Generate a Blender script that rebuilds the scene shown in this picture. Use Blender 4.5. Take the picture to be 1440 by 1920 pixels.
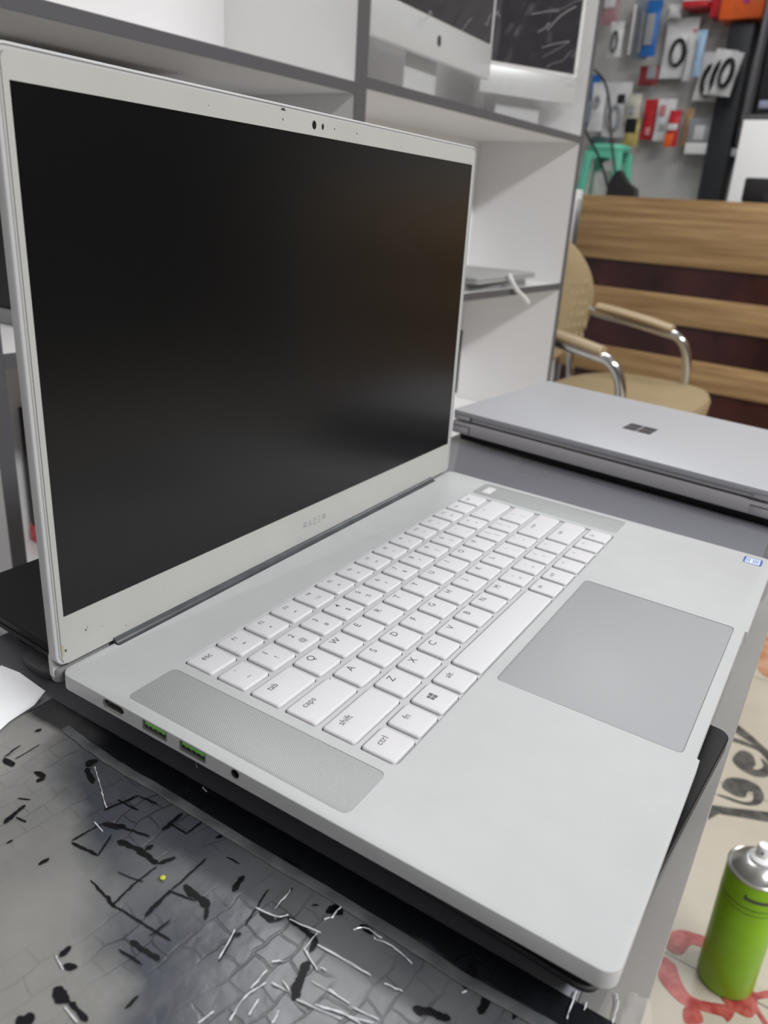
import bpy, bmesh, math, random
from mathutils import Matrix, Vector
for o in list(bpy.data.objects): bpy.data.objects.remove(o)
scn = bpy.context.scene
S = .001
# ---------------------------------------------------------------- camera, world, lights, exposure
# frame L = the table top and what lies on it (slightly out of level), frame G = the room
ML = Matrix(((0.99863865, -0.05149824, 0.00829275), (0.05173973, 0.99814262, -0.03216075), (-0.00662113, 0.03254604, 0.99944831))).to_4x4()
RC = Matrix(((0.52260327, -0.84760544, 0.09192842), (-0.27653665, -0.27051522, -0.9221437), (0.80648205, 0.45649374, -0.37576611)))
cd = bpy.data.cameras.new('camera'); cam = bpy.data.objects.new('camera', cd); scn.collection.objects.link(cam); scn.camera = cam
cd.sensor_width = 36; cd.lens = 36 * 1474.24 / 1920; cd.clip_start = .01; cd.clip_end = 60
rows = [RC[0], -RC[1], -RC[2]]
Rm = Matrix(rows).transposed().to_4x4()
cam.matrix_world = ML @ (Matrix.Translation(Vector((-173.706, -9.470, 195.347)) * S) @ Rm)
cd.dof.use_dof = True; cd.dof.focus_distance = .36; cd.dof.aperture_fstop = 13
scn.view_settings.view_transform = 'Standard'; scn.view_settings.look = 'None'; scn.view_settings.gamma = 1
scn.view_settings.use_curve_mapping = False; scn.view_settings.exposure = -.45
w = bpy.data.worlds.new('world'); scn.world = w; w.use_nodes = True
w.node_tree.nodes['Background'].inputs[0].default_value = (.86, .88, .93, 1); w.node_tree.nodes['Background'].inputs[1].default_value = .45
LIGHTS = [  # x, y, z, size x, size y, watts
    (550, -1950, 1950, 3000, 380, 200), (1240, 775, 1950, 300, 300, 17), (2900, 500, 1950, 1200, 900, 30)]
for i, (x, y, z, sx, sy, e) in enumerate(LIGHTS):
    ld = bpy.data.lights.new('ceiling_lamp', 'AREA'); ld.shape = 'RECTANGLE'; ld.size = sx * S; ld.size_y = sy * S; ld.energy = e; ld.color = (.97, .985, 1)
    lo = bpy.data.objects.new('ceiling_lamp', ld); scn.collection.objects.link(lo); lo.location = (x * S, y * S, z * S)

# ---------------------------------------------------------------- helpers
def srgb(r, g, b):
    f = lambda c: ((c / 255 + .055) / 1.055) ** 2.4 if c > 10 else c / 255 / 12.92
    return (f(r), f(g), f(b), 1)
def mat(name, col, rough=.5, metal=0, spec=.5, noise=0, nscale=40, bump=0, bscale=600, coat=0, alpha=1, trans=0, ior=1.45):
    m = bpy.data.materials.new(name); m.use_nodes = True; nt = m.node_tree; b = nt.nodes['Principled BSDF']
    b.inputs['Base Color'].default_value = col; b.inputs['Roughness'].default_value = rough; b.inputs['Metallic'].default_value = metal
    b.inputs['Specular IOR Level'].default_value = spec; b.inputs['Coat Weight'].default_value = coat; b.inputs['Coat Roughness'].default_value = .08
    b.inputs['Alpha'].default_value = alpha; b.inputs['Transmission Weight'].default_value = trans; b.inputs['IOR'].default_value = ior
    tc = nt.nodes.new('ShaderNodeTexCoord')
    if noise:
        n = nt.nodes.new('ShaderNodeTexNoise'); n.inputs['Scale'].default_value = nscale; n.inputs['Detail'].default_value = 4
        nt.links.new(tc.outputs['Object'], n.inputs['Vector'])
        r = nt.nodes.new('ShaderNodeMapRange'); r.inputs[1].default_value = .3; r.inputs[2].default_value = .7; r.inputs[3].default_value = 1 - noise; r.inputs[4].default_value = 1 + noise
        nt.links.new(n.outputs[0], r.inputs[0])
        v = nt.nodes.new('ShaderNodeVectorMath'); v.operation = 'SCALE'; v.inputs[0].default_value = col[:3]
        nt.links.new(r.outputs[0], v.inputs['Scale']); nt.links.new(v.outputs[0], b.inputs['Base Color'])
    if bump:
        n = nt.nodes.new('ShaderNodeTexNoise'); n.inputs['Scale'].default_value = bscale; n.inputs['Detail'].default_value = 2
        nt.links.new(tc.outputs['Object'], n.inputs['Vector'])
        bp = nt.nodes.new('ShaderNodeBump'); bp.inputs['Strength'].default_value = bump; bp.inputs['Distance'].default_value = .0005
        nt.links.new(n.outputs[0], bp.inputs['Height']); nt.links.new(bp.outputs[0], b.inputs['Normal'])
    return m
class N:   # tiny node-graph helper
    def __init__(s, m): s.nt = m.node_tree; s.b = s.nt.nodes['Principled BSDF']
    def n(s, t, **k):
        x = s.nt.nodes.new('ShaderNode' + t)
        for a, v in k.items():
            if a.startswith('i_'): x.inputs[int(a[2:])].default_value = v
            else: setattr(x, a, v)
        return x
    def l(s, a, b): s.nt.links.new(a, b)
    def m(s, op, a, b=None, c=None):
        x = s.n('Math', operation=op)
        for i, v in enumerate((a, b, c)):
            if v is None: continue
            if isinstance(v, (int, float)): x.inputs[i].default_value = v
            else: s.l(v, x.inputs[i])
        return x.outputs[0]
    def mix(s, f, a, b):
        x = s.n('Mix', data_type='RGBA')
        if isinstance(f, (int, float)): x.inputs[0].default_value = f
        else: s.l(f, x.inputs[0])
        for i, v in ((6, a), (7, b)):
            if isinstance(v, tuple): x.inputs[i].default_value = v
            else: s.l(v, x.inputs[i])
        return x.outputs[2]

class Geo:
    def __init__(s): s.v = []; s.f = []; s.mi = []; s.m = None; s.cur = 0
    def add(s, vs, fs):
        k = len(s.v)
        for p in vs:
            p = Vector(p); s.v.append(s.m @ p if s.m else p)
        for f in fs: s.f.append([i + k for i in f]); s.mi.append(s.cur)
        return s
    def layers(s, L, cap=True):
        n = len(L[0]); vs = [p for l in L for p in l]; fs = []
        for i in range(len(L) - 1):
            for j in range(n):
                k = (j + 1) % n; fs.append([i * n + j, i * n + k, (i + 1) * n + k, (i + 1) * n + j])
        if cap: fs.append(list(range(n))[::-1]); fs.append([(len(L) - 1) * n + j for j in range(n)])
        return s.add(vs, fs)
    def rbox(s, x0, y0, x1, y1, z0, z1, r=2, b=.3, seg=5):
        b = min(b, (z1 - z0) / 2.01, (x1 - x0) / 2.01, (y1 - y0) / 2.01)
        q = lambda d, z: [(x, y, z) for x, y in rr(x0 + d, y0 + d, x1 - d, y1 - d, max(r - d, .01), seg)]
        if b <= 0: return s.layers([q(0, z0), q(0, z1)])
        return s.layers([q(b, z0), q(b * .3, z0 + b * .3), q(0, z0 + b), q(0, z1 - b), q(b * .3, z1 - b * .3), q(b, z1)])
    def box(s, x0, y0, z0, x1, y1, z1, b=0):
        if b: return s.rbox(x0, y0, x1, y1, z0, z1, b, b, 2)
        return s.layers([[(x0, y0, z0), (x1, y0, z0), (x1, y1, z0), (x0, y1, z0)], [(x0, y0, z1), (x1, y0, z1), (x1, y1, z1), (x0, y1, z1)]])
    def tube(s, path, r, n=10, cap=True):
        P = [Vector(p) for p in path]; L = []; up = None
        for i, p in enumerate(P):
            t = (P[min(i + 1, len(P) - 1)] - P[max(i - 1, 0)]).normalized()
            if up is None: up = t.orthogonal().normalized()
            up = (up - t * up.dot(t)).normalized(); b = t.cross(up)
            rad = r[i] if isinstance(r, (list, tuple)) else r
            L.append([p + (up * math.cos(a) + b * math.sin(a)) * rad for a in [2 * math.pi * k / n for k in range(n)]])
        return s.layers(L, cap)
    def lathe(s, prof, c=(0, 0, 0), n=32, cap=True):
        c = Vector(c)
        return s.layers([[c + Vector((math.cos(2 * math.pi * k / n) * r, math.sin(2 * math.pi * k / n) * r, z)) for k in range(n)] for r, z in prof], cap)
    def poly(s, pts, z=None, t=0):
        if z is not None: pts = [(p[0], p[1], z) for p in pts]
        if t: return s.layers([[(p[0], p[1], p[2]) for p in pts], [(p[0], p[1], p[2] + t) for p in pts]])
        return s.add(pts, [list(range(len(pts)))])
def rr(x0, y0, x1, y1, r, n=5):
    out = []
    for cx, cy, a0 in ((x1 - r, y0 + r, -90), (x1 - r, y1 - r, 0), (x0 + r, y1 - r, 90), (x0 + r, y0 + r, 180)):
        for i in range(n + 1):
            a = math.radians(a0 + 90 * i / n); out.append((cx + r * math.cos(a), cy + r * math.sin(a)))
    return out
def spline(P, n=8):
    P = [Vector(p) for p in P]; out = []
    for i in range(len(P) - 1):
        a, b, c, d = P[max(i - 1, 0)], P[i], P[i + 1], P[min(i + 2, len(P) - 1)]
        for k in range(n):
            t = k / n; out.append(.5 * ((2 * b) + (c - a) * t + (2 * a - 5 * b + 4 * c - d) * t * t + (3 * b - a - 3 * c + d) * t ** 3))
    return out + [P[-1]]
def mesh_of(geo, name, mats, org=(0, 0, 0), smooth=35):
    me = bpy.data.meshes.new(name); o = Vector(org)
    me.from_pydata([(v - o) * S for v in geo.v], [], geo.f)
    for m in (mats if isinstance(mats, (list, tuple)) else [mats]): me.materials.append(m)
    for p, i in zip(me.polygons, geo.mi): p.material_index = i
    bm = bmesh.new(); bm.from_mesh(me); bmesh.ops.recalc_face_normals(bm, faces=bm.faces); bm.to_mesh(me); bm.free()
    if smooth:
        me.polygons.foreach_set('use_smooth', [True] * len(me.polygons)); me.set_sharp_from_angle(angle=math.radians(smooth))
    return me
def rootmat(org, frame, extra=None):
    m = Matrix.Translation(Vector(org) * S)
    if extra: m = m @ extra
    return (ML @ m) if frame == 'L' else m
class Thing:
    def __init__(s, name, label, cat, org=(0, 0, 0), frame='G', group=None, extra=None):
        s.org = org; s.o = bpy.data.objects.new(name, None); scn.collection.objects.link(s.o); s.o.empty_display_size = .01
        s.o.matrix_world = rootmat(org, frame, extra); s.o['label'] = label; s.o['category'] = cat
        if group: s.o['group'] = group
    def part(s, name, geo, mats, parent=None, label=None, smooth=35, stuff=False):
        o = bpy.data.objects.new(name, mesh_of(geo, name, mats, s.org, smooth)); scn.collection.objects.link(o); o.parent = parent or s.o
        if label: o['label'] = label
        if stuff: o['kind'] = 'stuff'
        return o
def solo(name, label, cat, geo, mats, org=(0, 0, 0), frame='G', group=None, kind=None, smooth=35):
    o = bpy.data.objects.new(name, mesh_of(geo, name, mats, org, smooth)); scn.collection.objects.link(o); o.matrix_world = rootmat(org, frame)
    if kind: o['kind'] = kind
    if label: o['label'] = label; o['category'] = cat
    if group: o['group'] = group
    return o
def boolean(o, cutters, mats):
    """cut the joined cutter geometry out of the object and keep only the result (done in millimetres)"""
    big = Matrix.Scale(1000, 4); tmp = bpy.data.objects.new('tmp', o.data.copy()); scn.collection.objects.link(tmp); tmp.data.transform(big)
    for g, mm, org in cutters:
        c = bpy.data.objects.new('cut', mesh_of(g, 'cut', mm, org, 0)); scn.collection.objects.link(c); c.data.transform(big)
        md = tmp.modifiers.new('b', 'BOOLEAN'); md.operation = 'DIFFERENCE'; md.solver = 'MANIFOLD'; md.object = c
        bpy.context.view_layer.update(); dg = bpy.context.evaluated_depsgraph_get()
        me = bpy.data.meshes.new_from_object(tmp.evaluated_get(dg)); tmp.modifiers.clear(); tmp.data = me
        bpy.data.objects.remove(c)
    me.transform(Matrix.Scale(.001, 4)); o.data = me; bpy.data.objects.remove(tmp); me.materials.clear()
    for m in mats: me.materials.append(m)
    for p in me.polygons: p.material_index = 0
    me.polygons.foreach_set('use_smooth', [True] * len(me.polygons)); me.set_sharp_from_angle(angle=math.radians(35))
TXT = {}
def text2d(s, size, bold=0):
    k = (s, size, bold)
    if k not in TXT:
        cu = bpy.data.curves.new('t', 'FONT'); cu.body = s; cu.size = size; cu.align_x = 'CENTER'; cu.align_y = 'CENTER'; cu.offset = bold; cu.resolution_u = 3
        ob = bpy.data.objects.new('t', cu); scn.collection.objects.link(ob); bpy.context.view_layer.update()
        me = bpy.data.meshes.new_from_object(ob.evaluated_get(bpy.context.evaluated_depsgraph_get()))
        vs = [(v.co.x, v.co.y) for v in me.vertices]; fs = [list(p.vertices) for p in me.polygons]
        if vs:
            cx = (min(v[0] for v in vs) + max(v[0] for v in vs)) / 2
            vs = [(v[0] - cx, v[1]) for v in vs]
        bpy.data.objects.remove(ob); bpy.data.meshes.remove(me); bpy.data.curves.remove(cu); TXT[k] = (vs, fs)
    return TXT[k]
def put_text(g, s, size, x, y, z, bold=.012, align='c', sx=1):
    vs, fs = text2d(s, size, 0 if s == 'M' else bold)
    if not vs: return
    dx = 0
    if align == 'l': dx = -min(v[0] for v in vs) * sx
    g.add([(x + dx + v[0] * sx, y + v[1], z) for v in vs], fs)

# ---------------------------------------------------------------- materials
WHITE = mat('white anodised aluminium', (.475, .48, .485, 1), .42, 0, .5, noise=.02, nscale=60, bump=.08, bscale=5000)
KEYW = mat('white key plastic', (.63, .62, .64, 1), .5, 0, .4, bump=.05, bscale=6000)
BEZ = mat('white painted bezel', (.44, .44, .42, 1), .5, 0, .4, noise=.03, nscale=25)
PAD = mat('grey glass touchpad', (.335, .34, .355, 1), .45, 0, .5)
DARKG = mat('key gap shade and port black', (.012, .012, .014, 1), .6)
INK = mat('grey legend ink', (.06, .06, .065, 1), .6)
INKL = mat('light legend ink', (.13, .13, .135, 1), .6)
SCREEN = mat('black matte display', (.0035, .0038, .0042, 1), .23, 0, .48, noise=.2, nscale=8)
HINGE = mat('dark grey hinge plastic', (.065, .07, .075, 1), .25, 0, .6, noise=.25, nscale=60)
BLK = mat('black plastic', (.006, .006, .008, 1), .3, 0, .5)
BLKM = mat('black matte plastic', (.02, .02, .022, 1), .55, 0, .4, noise=.2, nscale=30)
RUB = mat('black rubber', (.008, .008, .009, 1), .7)
GREEN = mat('green port tongue', (.2, .62, .1, 1), .4)
STEEL = mat('port steel', (.4, .4, .37, 1), .35, .8)
SILV = mat('silver laptop magnesium', (.40, .405, .43, 1), .38, 0, .55, bump=.05, bscale=4000)
SILVD = mat('silver laptop edge', (.47, .455, .465, 1), .4, .15)
PAPER = mat('white paper', (.95, .96, .99, 1), .7)
CHROME = mat('chrome tube', (.62, .62, .63, 1), .14, 1)
LEATHER = mat('tan leather', (.36, .275, .16, 1), .48, 0, .4, noise=.06, nscale=12)
LAM = mat('white melamine', (.88, .87, .87, 1), .45, 0, .4)
EDGE = mat('dark grey edge banding', (.10, .097, .105, 1), .5)
WALLM = mat('grey painted wall', (.50, .495, .48, 1), .8, noise=.05, nscale=2)
WHT = mat('plain white plastic', (.8, .8, .8, 1), .5)
RED = mat('red packaging', (.5, .02, .03, 1), .35, 0, .5, noise=.2, nscale=30)
TEAL = mat('mint green plastic', (.13, .52, .37, 1), .4)
FILMC = mat('clear plastic wrap', (.9, .9, .9, 1), .16, 0, .6, alpha=.04)
ALU = mat('silver painted aluminium', (.6, .61, .61, 1), .35, .2)

def grille_mat():
    m = mat('perforated aluminium', (.6, .61, .6, 1), .45); n = N(m)
    tc = n.n('TexCoord'); sp = n.n('SeparateXYZ'); n.l(tc.outputs['Object'], sp.inputs[0])
    x = n.m('MULTIPLY', sp.outputs[0], 1000 / .86); y = n.m('MULTIPLY', sp.outputs[1], 1000 / 1.2)
    def dots(ox):
        fx = n.m('SUBTRACT', n.m('FRACT', n.m('ADD', x, ox)), .5); fy = n.m('SUBTRACT', n.m('FRACT', n.m('ADD', y, ox)), .5)
        fy = n.m('MULTIPLY', fy, 1.4)
        return n.m('SQRT', n.m('ADD', n.m('MULTIPLY', fx, fx), n.m('MULTIPLY', fy, fy)))
    d = n.m('MINIMUM', dots(0.), dots(.5)); mask = n.n('MapRange'); n.l(d, mask.inputs[0])
    mask.inputs[1].default_value = .20; mask.inputs[2].default_value = .30; mask.inputs[3].default_value = 1; mask.inputs[4].default_value = 0
    n.l(n.mix(mask.outputs[0], (.42, .43, .43, 1), (.09, .09, .095, 1)), n.b.inputs['Base Color'])
    return m
GRILLE = grille_mat()
GRILLE_R = GRILLE
def film_mat():
    m = mat('black film under wrinkled wrap', (.05, .052, .055, 1), .16, 0, .5); n = N(m)
    tc = n.n('TexCoord'); mp = n.n('Mapping'); n.l(tc.outputs['Object'], mp.inputs[0]); mp.inputs['Rotation'].default_value = (0, 0, math.radians(8))
    nz = n.n('TexNoise'); nz.inputs['Scale'].default_value = 45; nz.inputs['Detail'].default_value = 3; n.l(mp.outputs[0], nz.inputs['Vector'])
    ad = n.n('VectorMath', operation='MULTIPLY_ADD'); n.l(nz.outputs['Color'], ad.inputs[0]); ad.inputs[1].default_value = (.012, .012, 0); n.l(mp.outputs[0], ad.inputs[2])
    def bricks(scale, bw, rh, mortar, smooth):
        b = n.n('TexBrick'); b.inputs['Scale'].default_value = scale; b.inputs['Brick Width'].default_value = bw; b.inputs['Row Height'].default_value = rh
        b.inputs['Mortar Size'].default_value = mortar; b.inputs['Mortar Smooth'].default_value = smooth; b.inputs['Bias'].default_value = 0
        n.l(ad.outputs[0], b.inputs['Vector']); return b.outputs['Fac']
    thin = bricks(52, .62, .45, .03, .6)
    g2 = n.n('TexNoise'); g2.inputs['Scale'].default_value = 22; g2.inputs['Detail'].default_value = 2; n.l(tc.outputs['Object'], g2.inputs['Vector'])
    s2 = n.n('MapRange'); n.l(g2.outputs[0], s2.inputs[0]); s2.inputs[1].default_value = .45; s2.inputs[2].default_value = .6
    sp = n.n('SeparateXYZ'); n.l(tc.outputs['Object'], sp.inputs[0])
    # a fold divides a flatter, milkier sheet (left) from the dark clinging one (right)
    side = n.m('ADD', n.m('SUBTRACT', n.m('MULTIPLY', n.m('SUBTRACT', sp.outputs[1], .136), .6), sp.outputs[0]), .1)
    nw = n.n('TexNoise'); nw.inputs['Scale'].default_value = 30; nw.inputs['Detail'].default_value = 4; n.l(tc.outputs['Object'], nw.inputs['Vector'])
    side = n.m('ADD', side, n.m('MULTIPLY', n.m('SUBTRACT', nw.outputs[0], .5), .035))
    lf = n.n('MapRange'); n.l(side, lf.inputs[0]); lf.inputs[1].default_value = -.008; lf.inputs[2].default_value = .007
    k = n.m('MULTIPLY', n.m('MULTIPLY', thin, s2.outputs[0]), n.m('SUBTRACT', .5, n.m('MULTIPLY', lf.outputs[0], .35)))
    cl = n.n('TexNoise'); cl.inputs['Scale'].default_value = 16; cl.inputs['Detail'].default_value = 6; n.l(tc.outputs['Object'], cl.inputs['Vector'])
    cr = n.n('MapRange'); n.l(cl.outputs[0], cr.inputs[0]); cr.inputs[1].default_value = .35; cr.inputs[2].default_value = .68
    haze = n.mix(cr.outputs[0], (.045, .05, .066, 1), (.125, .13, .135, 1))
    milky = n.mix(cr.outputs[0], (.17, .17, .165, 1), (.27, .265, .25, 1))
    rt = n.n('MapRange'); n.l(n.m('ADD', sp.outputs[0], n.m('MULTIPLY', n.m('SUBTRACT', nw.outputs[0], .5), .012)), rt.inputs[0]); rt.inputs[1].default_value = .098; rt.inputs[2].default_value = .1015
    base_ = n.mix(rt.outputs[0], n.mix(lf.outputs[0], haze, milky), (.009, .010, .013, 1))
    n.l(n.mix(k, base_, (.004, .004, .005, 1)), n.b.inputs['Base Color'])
    n.l(n.m('ADD', .22, n.m('MULTIPLY', cr.outputs[0], .14)), n.b.inputs['Roughness'])
    w1 = n.n('TexNoise'); w1.inputs['Scale'].default_value = 110; w1.inputs['Detail'].default_value = 3; n.l(tc.outputs['Object'], w1.inputs['Vector'])
    h = n.m('ADD', n.m('MULTIPLY', k, -1.0), n.m('MULTIPLY', w1.outputs[0], .7))
    bp = n.n('Bump'); bp.inputs['Strength'].default_value = .5; bp.inputs['Distance'].default_value = .0006; n.l(h, bp.inputs['Height']); n.l(bp.outputs[0], n.b.inputs['Normal'])
    return m
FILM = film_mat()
def wood_mat():
    m = mat('oak veneer', (.4, .25, .11, 1), .42); n = N(m)
    tc = n.n('TexCoord'); mp = n.n('Mapping'); n.l(tc.outputs['Object'], mp.inputs[0]); mp.inputs['Scale'].default_value = (1, .55, 14)
    nz = n.n('TexNoise'); nz.inputs['Scale'].default_value = 3.2; nz.inputs['Detail'].default_value = 7; nz.inputs['Roughness'].default_value = .62; n.l(mp.outputs[0], nz.inputs['Vector'])
    r = n.n('MapRange'); n.l(nz.outputs[0], r.inputs[0]); r.inputs[1].default_value = .32; r.inputs[2].default_value = .68
    n.l(n.mix(r.outputs[0], (.27, .15, .062, 1), (.56, .37, .18, 1)), n.b.inputs['Base Color']); return m
WOOD = wood_mat()
MAROON = mat('dark maroon gloss panel', (.045, .012, .010, 1), .22, 0, .6, noise=.5, nscale=6)
def floor_mat():
    m = mat('cream marble tile', (.55, .50, .41, 1), .3, 0, .5); n = N(m)
    tc = n.n('TexCoord'); nz = n.n('TexNoise'); nz.inputs['Scale'].default_value = 12; nz.inputs['Detail'].default_value = 6; n.l(tc.outputs['Object'], nz.inputs['Vector'])
    b = n.n('TexBrick'); b.offset = 0; b.inputs['Scale'].default_value = 1; b.inputs['Brick Width'].default_value = .4; b.inputs['Row Height'].default_value = .4; b.inputs['Mortar Size'].default_value = .0018
    mp = n.n('Mapping'); mp.inputs['Location'].default_value = (-.283, .2, 0); n.l(tc.outputs['Object'], mp.inputs[0]); n.l(mp.outputs[0], b.inputs['Vector'])
    c = n.mix(nz.outputs[0], (.38, .34, .275, 1), (.52, .47, .385, 1))
    n.l(n.mix(b.outputs['Fac'], c, (.22, .2, .16, 1)), n.b.inputs['Base Color']); return m
FLOORM = floor_mat()
def inlay(name, c1, c2, sc):
    m = mat(name, c1, .3); n = N(m); tc = n.n('TexCoord'); nz = n.n('TexNoise'); nz.inputs['Scale'].default_value = sc; nz.inputs['Detail'].default_value = 4
    n.l(tc.outputs['Object'], nz.inputs['Vector']); r = n.n('MapRange'); n.l(nz.outputs[0], r.inputs[0]); r.inputs[1].default_value = .4; r.inputs[2].default_value = .62
    n.l(n.mix(r.outputs[0], c1, c2), n.b.inputs['Base Color']); return m
INBLK = inlay('charcoal marble inlay', (.045, .043, .04, 1), (.10, .095, .085, 1), 60)
INRED = inlay('red marble inlay', (.30, .035, .035, 1), (.46, .11, .09, 1), 70)
INTAN = inlay('orange marble inlay', (.42, .19, .10, 1), (.5, .3, .2, 1), 40)

# ---------------------------------------------------------------- the room
ZF = -694
g = Geo(); g.box(-2500, -2600, ZF - 60, 4300, 1100, ZF); fl = solo('floor', None, None, g, FLOORM, kind='structure')
def child_of(o, name, geo, m, label=None):
    c = bpy.data.objects.new(name, mesh_of(geo, name, m, (0, 0, 0))); scn.collection.objects.link(c); c.parent = o
    if label: c['label'] = label
def closed(P, n=6):
    P = [Vector((p[0], p[1], 0)) for p in P]; out = []; L = len(P)
    for i in range(L):
        a, b, c, d = P[i - 1], P[i], P[(i + 1) % L], P[(i + 2) % L]
        for k in range(n):
            t = k / n; q = .5 * ((2 * b) + (c - a) * t + (2 * a - 5 * b + 4 * c - d) * t * t + (3 * b - a - 3 * c + d) * t ** 3); out.append((q.x, q.y))
    return out
INL = [
 ('B', 1, [(1174, 67), (1199, 59), (1198, 41), (1173, 30), (1158, 32), (1160, 24), (1177, 18), (1197, 26), (1190, 13), (1178, 9), (1152, 6), (1137, 25), (1141, 50), (1155, 65)]),
 ('B', 1, [(1075, 66), (1102, 62), (1117, 40), (1115, 16), (1093, 2), (1070, 3), (1053, 16), (1045, 40), (1045, 69), (1052, 51), (1055, 28), (1068, 16), (1089, 19), (1085, 27), (1069, 27), (1062, 41), (1066, 59)]),
 ('B', 0, [(1085, -60), (1055, -9), (1027, 41), (1013, 69), (972, 66), (999, 54), (1015, 20), (1030, -14), (1060, -62)]),
 ('B', 1, [(1216, 80), (1218, 61), (1217, 34), (1196, 14), (1180, 5), (1210, 14), (1226, 33), (1231, 58), (1228, 84)]),
 ('B', 0, [(1265, 110), (1243, 71), (1233, 48), (1206, 15), (1190, -10), (1212, -8), (1229, 19), (1258, 53), (1290, 100)]),
 ('R', 1, [(697, 56), (715, 56), (731, 44), (737, 30), (740, 11), (724, 8), (717, 25), (696, 31), (688, 42)]),
 ('R', 1, [(667, 58), (676, 48), (672, 34), (660, 26), (644, 13), (641, -2), (653, -28), (661, -42), (647, -43), (633, -39), (636, -32), (629, -12), (623, 11), (630, 32), (643, 48)]),
 ('R', 1, [(615, 9), (626, 5), (628, -5), (620, -13), (611, -13), (600, 2)]),
 ('R', 1, [(669, -46), (682, -57), (661, -79), (640, -100), (636, -90), (657, -74), (669, -60), (660, -51)]),
 ('R', 1, [(703, -48), (695, -58), (708, -71), (715, -90), (700, -88), (697, -73), (685, -60), (691, -48)]),
 ('R', 1, [(655, -60), (690, -60), (700, -20), (660, -25)]),
 ('T', 1, [(1660, 110), (1690, 92), (1560, 50), (1500, 62), (1532, 94)])]
for k_i, (k, sm, P) in enumerate(INL):
    g = Geo(); g.poly(closed(P) if sm else P, ZF - .5, 1.0 + k_i * .03)
    child_of(fl, 'floor_inlay', g, {'B': INBLK, 'R': INRED, 'T': INTAN}[k])
g = Geo(); g.box(-2500, 925, ZF, 4300, 1000, 2000); solo('wall_back', None, None, g, WALLM, kind='structure')
bpy.data.objects['wall_back'].location = (0, 0, 0)
# the back wall opens behind the shelf, the side wall carries the accessories
me = bpy.data.objects['wall_back'].data
bpy.data.objects.remove(bpy.data.objects['wall_back'])
g = Geo(); g.box(-2500, 925, ZF, 1700, 985, 2000); solo('wall_back', None, None, g, LAM, kind='structure')
g = Geo(); g.box(4200, -2600, ZF, 4300, 2600, 2000); solo('wall_right', None, None, g, WALLM, kind='structure')
g = Geo(); g.box(1700, 2500, ZF, 4200, 2600, 2000); solo('wall_far', None, None, g, WALLM, kind='structure')
g = Geo(); g.box(-2500, -2700, ZF, 4300, -2600, 2000); solo('wall_front', None, None, g, mat('brown dark wall', (.06, .045, .04, 1), .8), kind='structure')  # unseen wall added behind the camera, dark so the laptop screen reflects little
g = Geo(); g.box(-2500, -2600, 2000, 4300, 2600, 2080); solo('ceiling', None, None, g, mat('ceiling white', (.75, .75, .75, 1), .9), kind='structure')
g = Geo(); g.box(1700, 1100, ZF - 60, 4300, 2600, ZF); solo('floor', None, None, g, FLOORM, kind='structure')
g = Geo(); g.box(3035, 1262, ZF, 3110, 1345, 290, 2); solo('trim_1', None, None, g, LAM, kind='structure')

# ---------------------------------------------------------------- shelf unit
T = Thing('shelf_unit', 'white display shelving with dark grey edge banding along the wall', 'shelf', (700, 800, ZF))
Y0, Y1, ZT = 675, 912, 1150
def panel(name, x0, z0, x1, z1):
    g = Geo(); g.box(x0, Y0 + 1.2, z0, x1, Y1, z1); p = T.part(name, g, LAM)
    g = Geo(); g.box(x0 - .4, Y0, z0 - .4, x1 + .4, Y0 + 1.2, z1 + .4); T.part('edge_banding', g, EDGE, parent=p)
for x0, x1 in ((-420, -406), (221, 236), (763, 788), (1557, 1571)): panel('side_panel', x0, ZF + 2, x1, ZT)
for x0, x1, z in ((-405, 220, 325), (237, 762, 327), (-405, 220, 29), (237, 762, 30), (-405, 220, -275), (237, 762, -275), (-405, 220, -580), (237, 762, -580),
                  (789, 1556, 336), (789, 1556, 39), (789, 1556, -262), (789, 1556, -580), (-405, 220, 1080), (237, 762, 1080), (789, 1556, 1080)):
    panel('shelf_board', x0, z, x1, z + 13)
g = Geo(); g.box(-419, Y1 + .5, ZF + 3, 1570, Y1 + 9, ZT); T.part('back_panel', g, LAM)
# side gable of the shelf seen from outside
g = Geo(); g.box(1571.5, Y0 + .5, ZF + 2, 1574, Y1, ZT); T.part('gable_edge', g, EDGE, label='dark grey outer gable')

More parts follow.
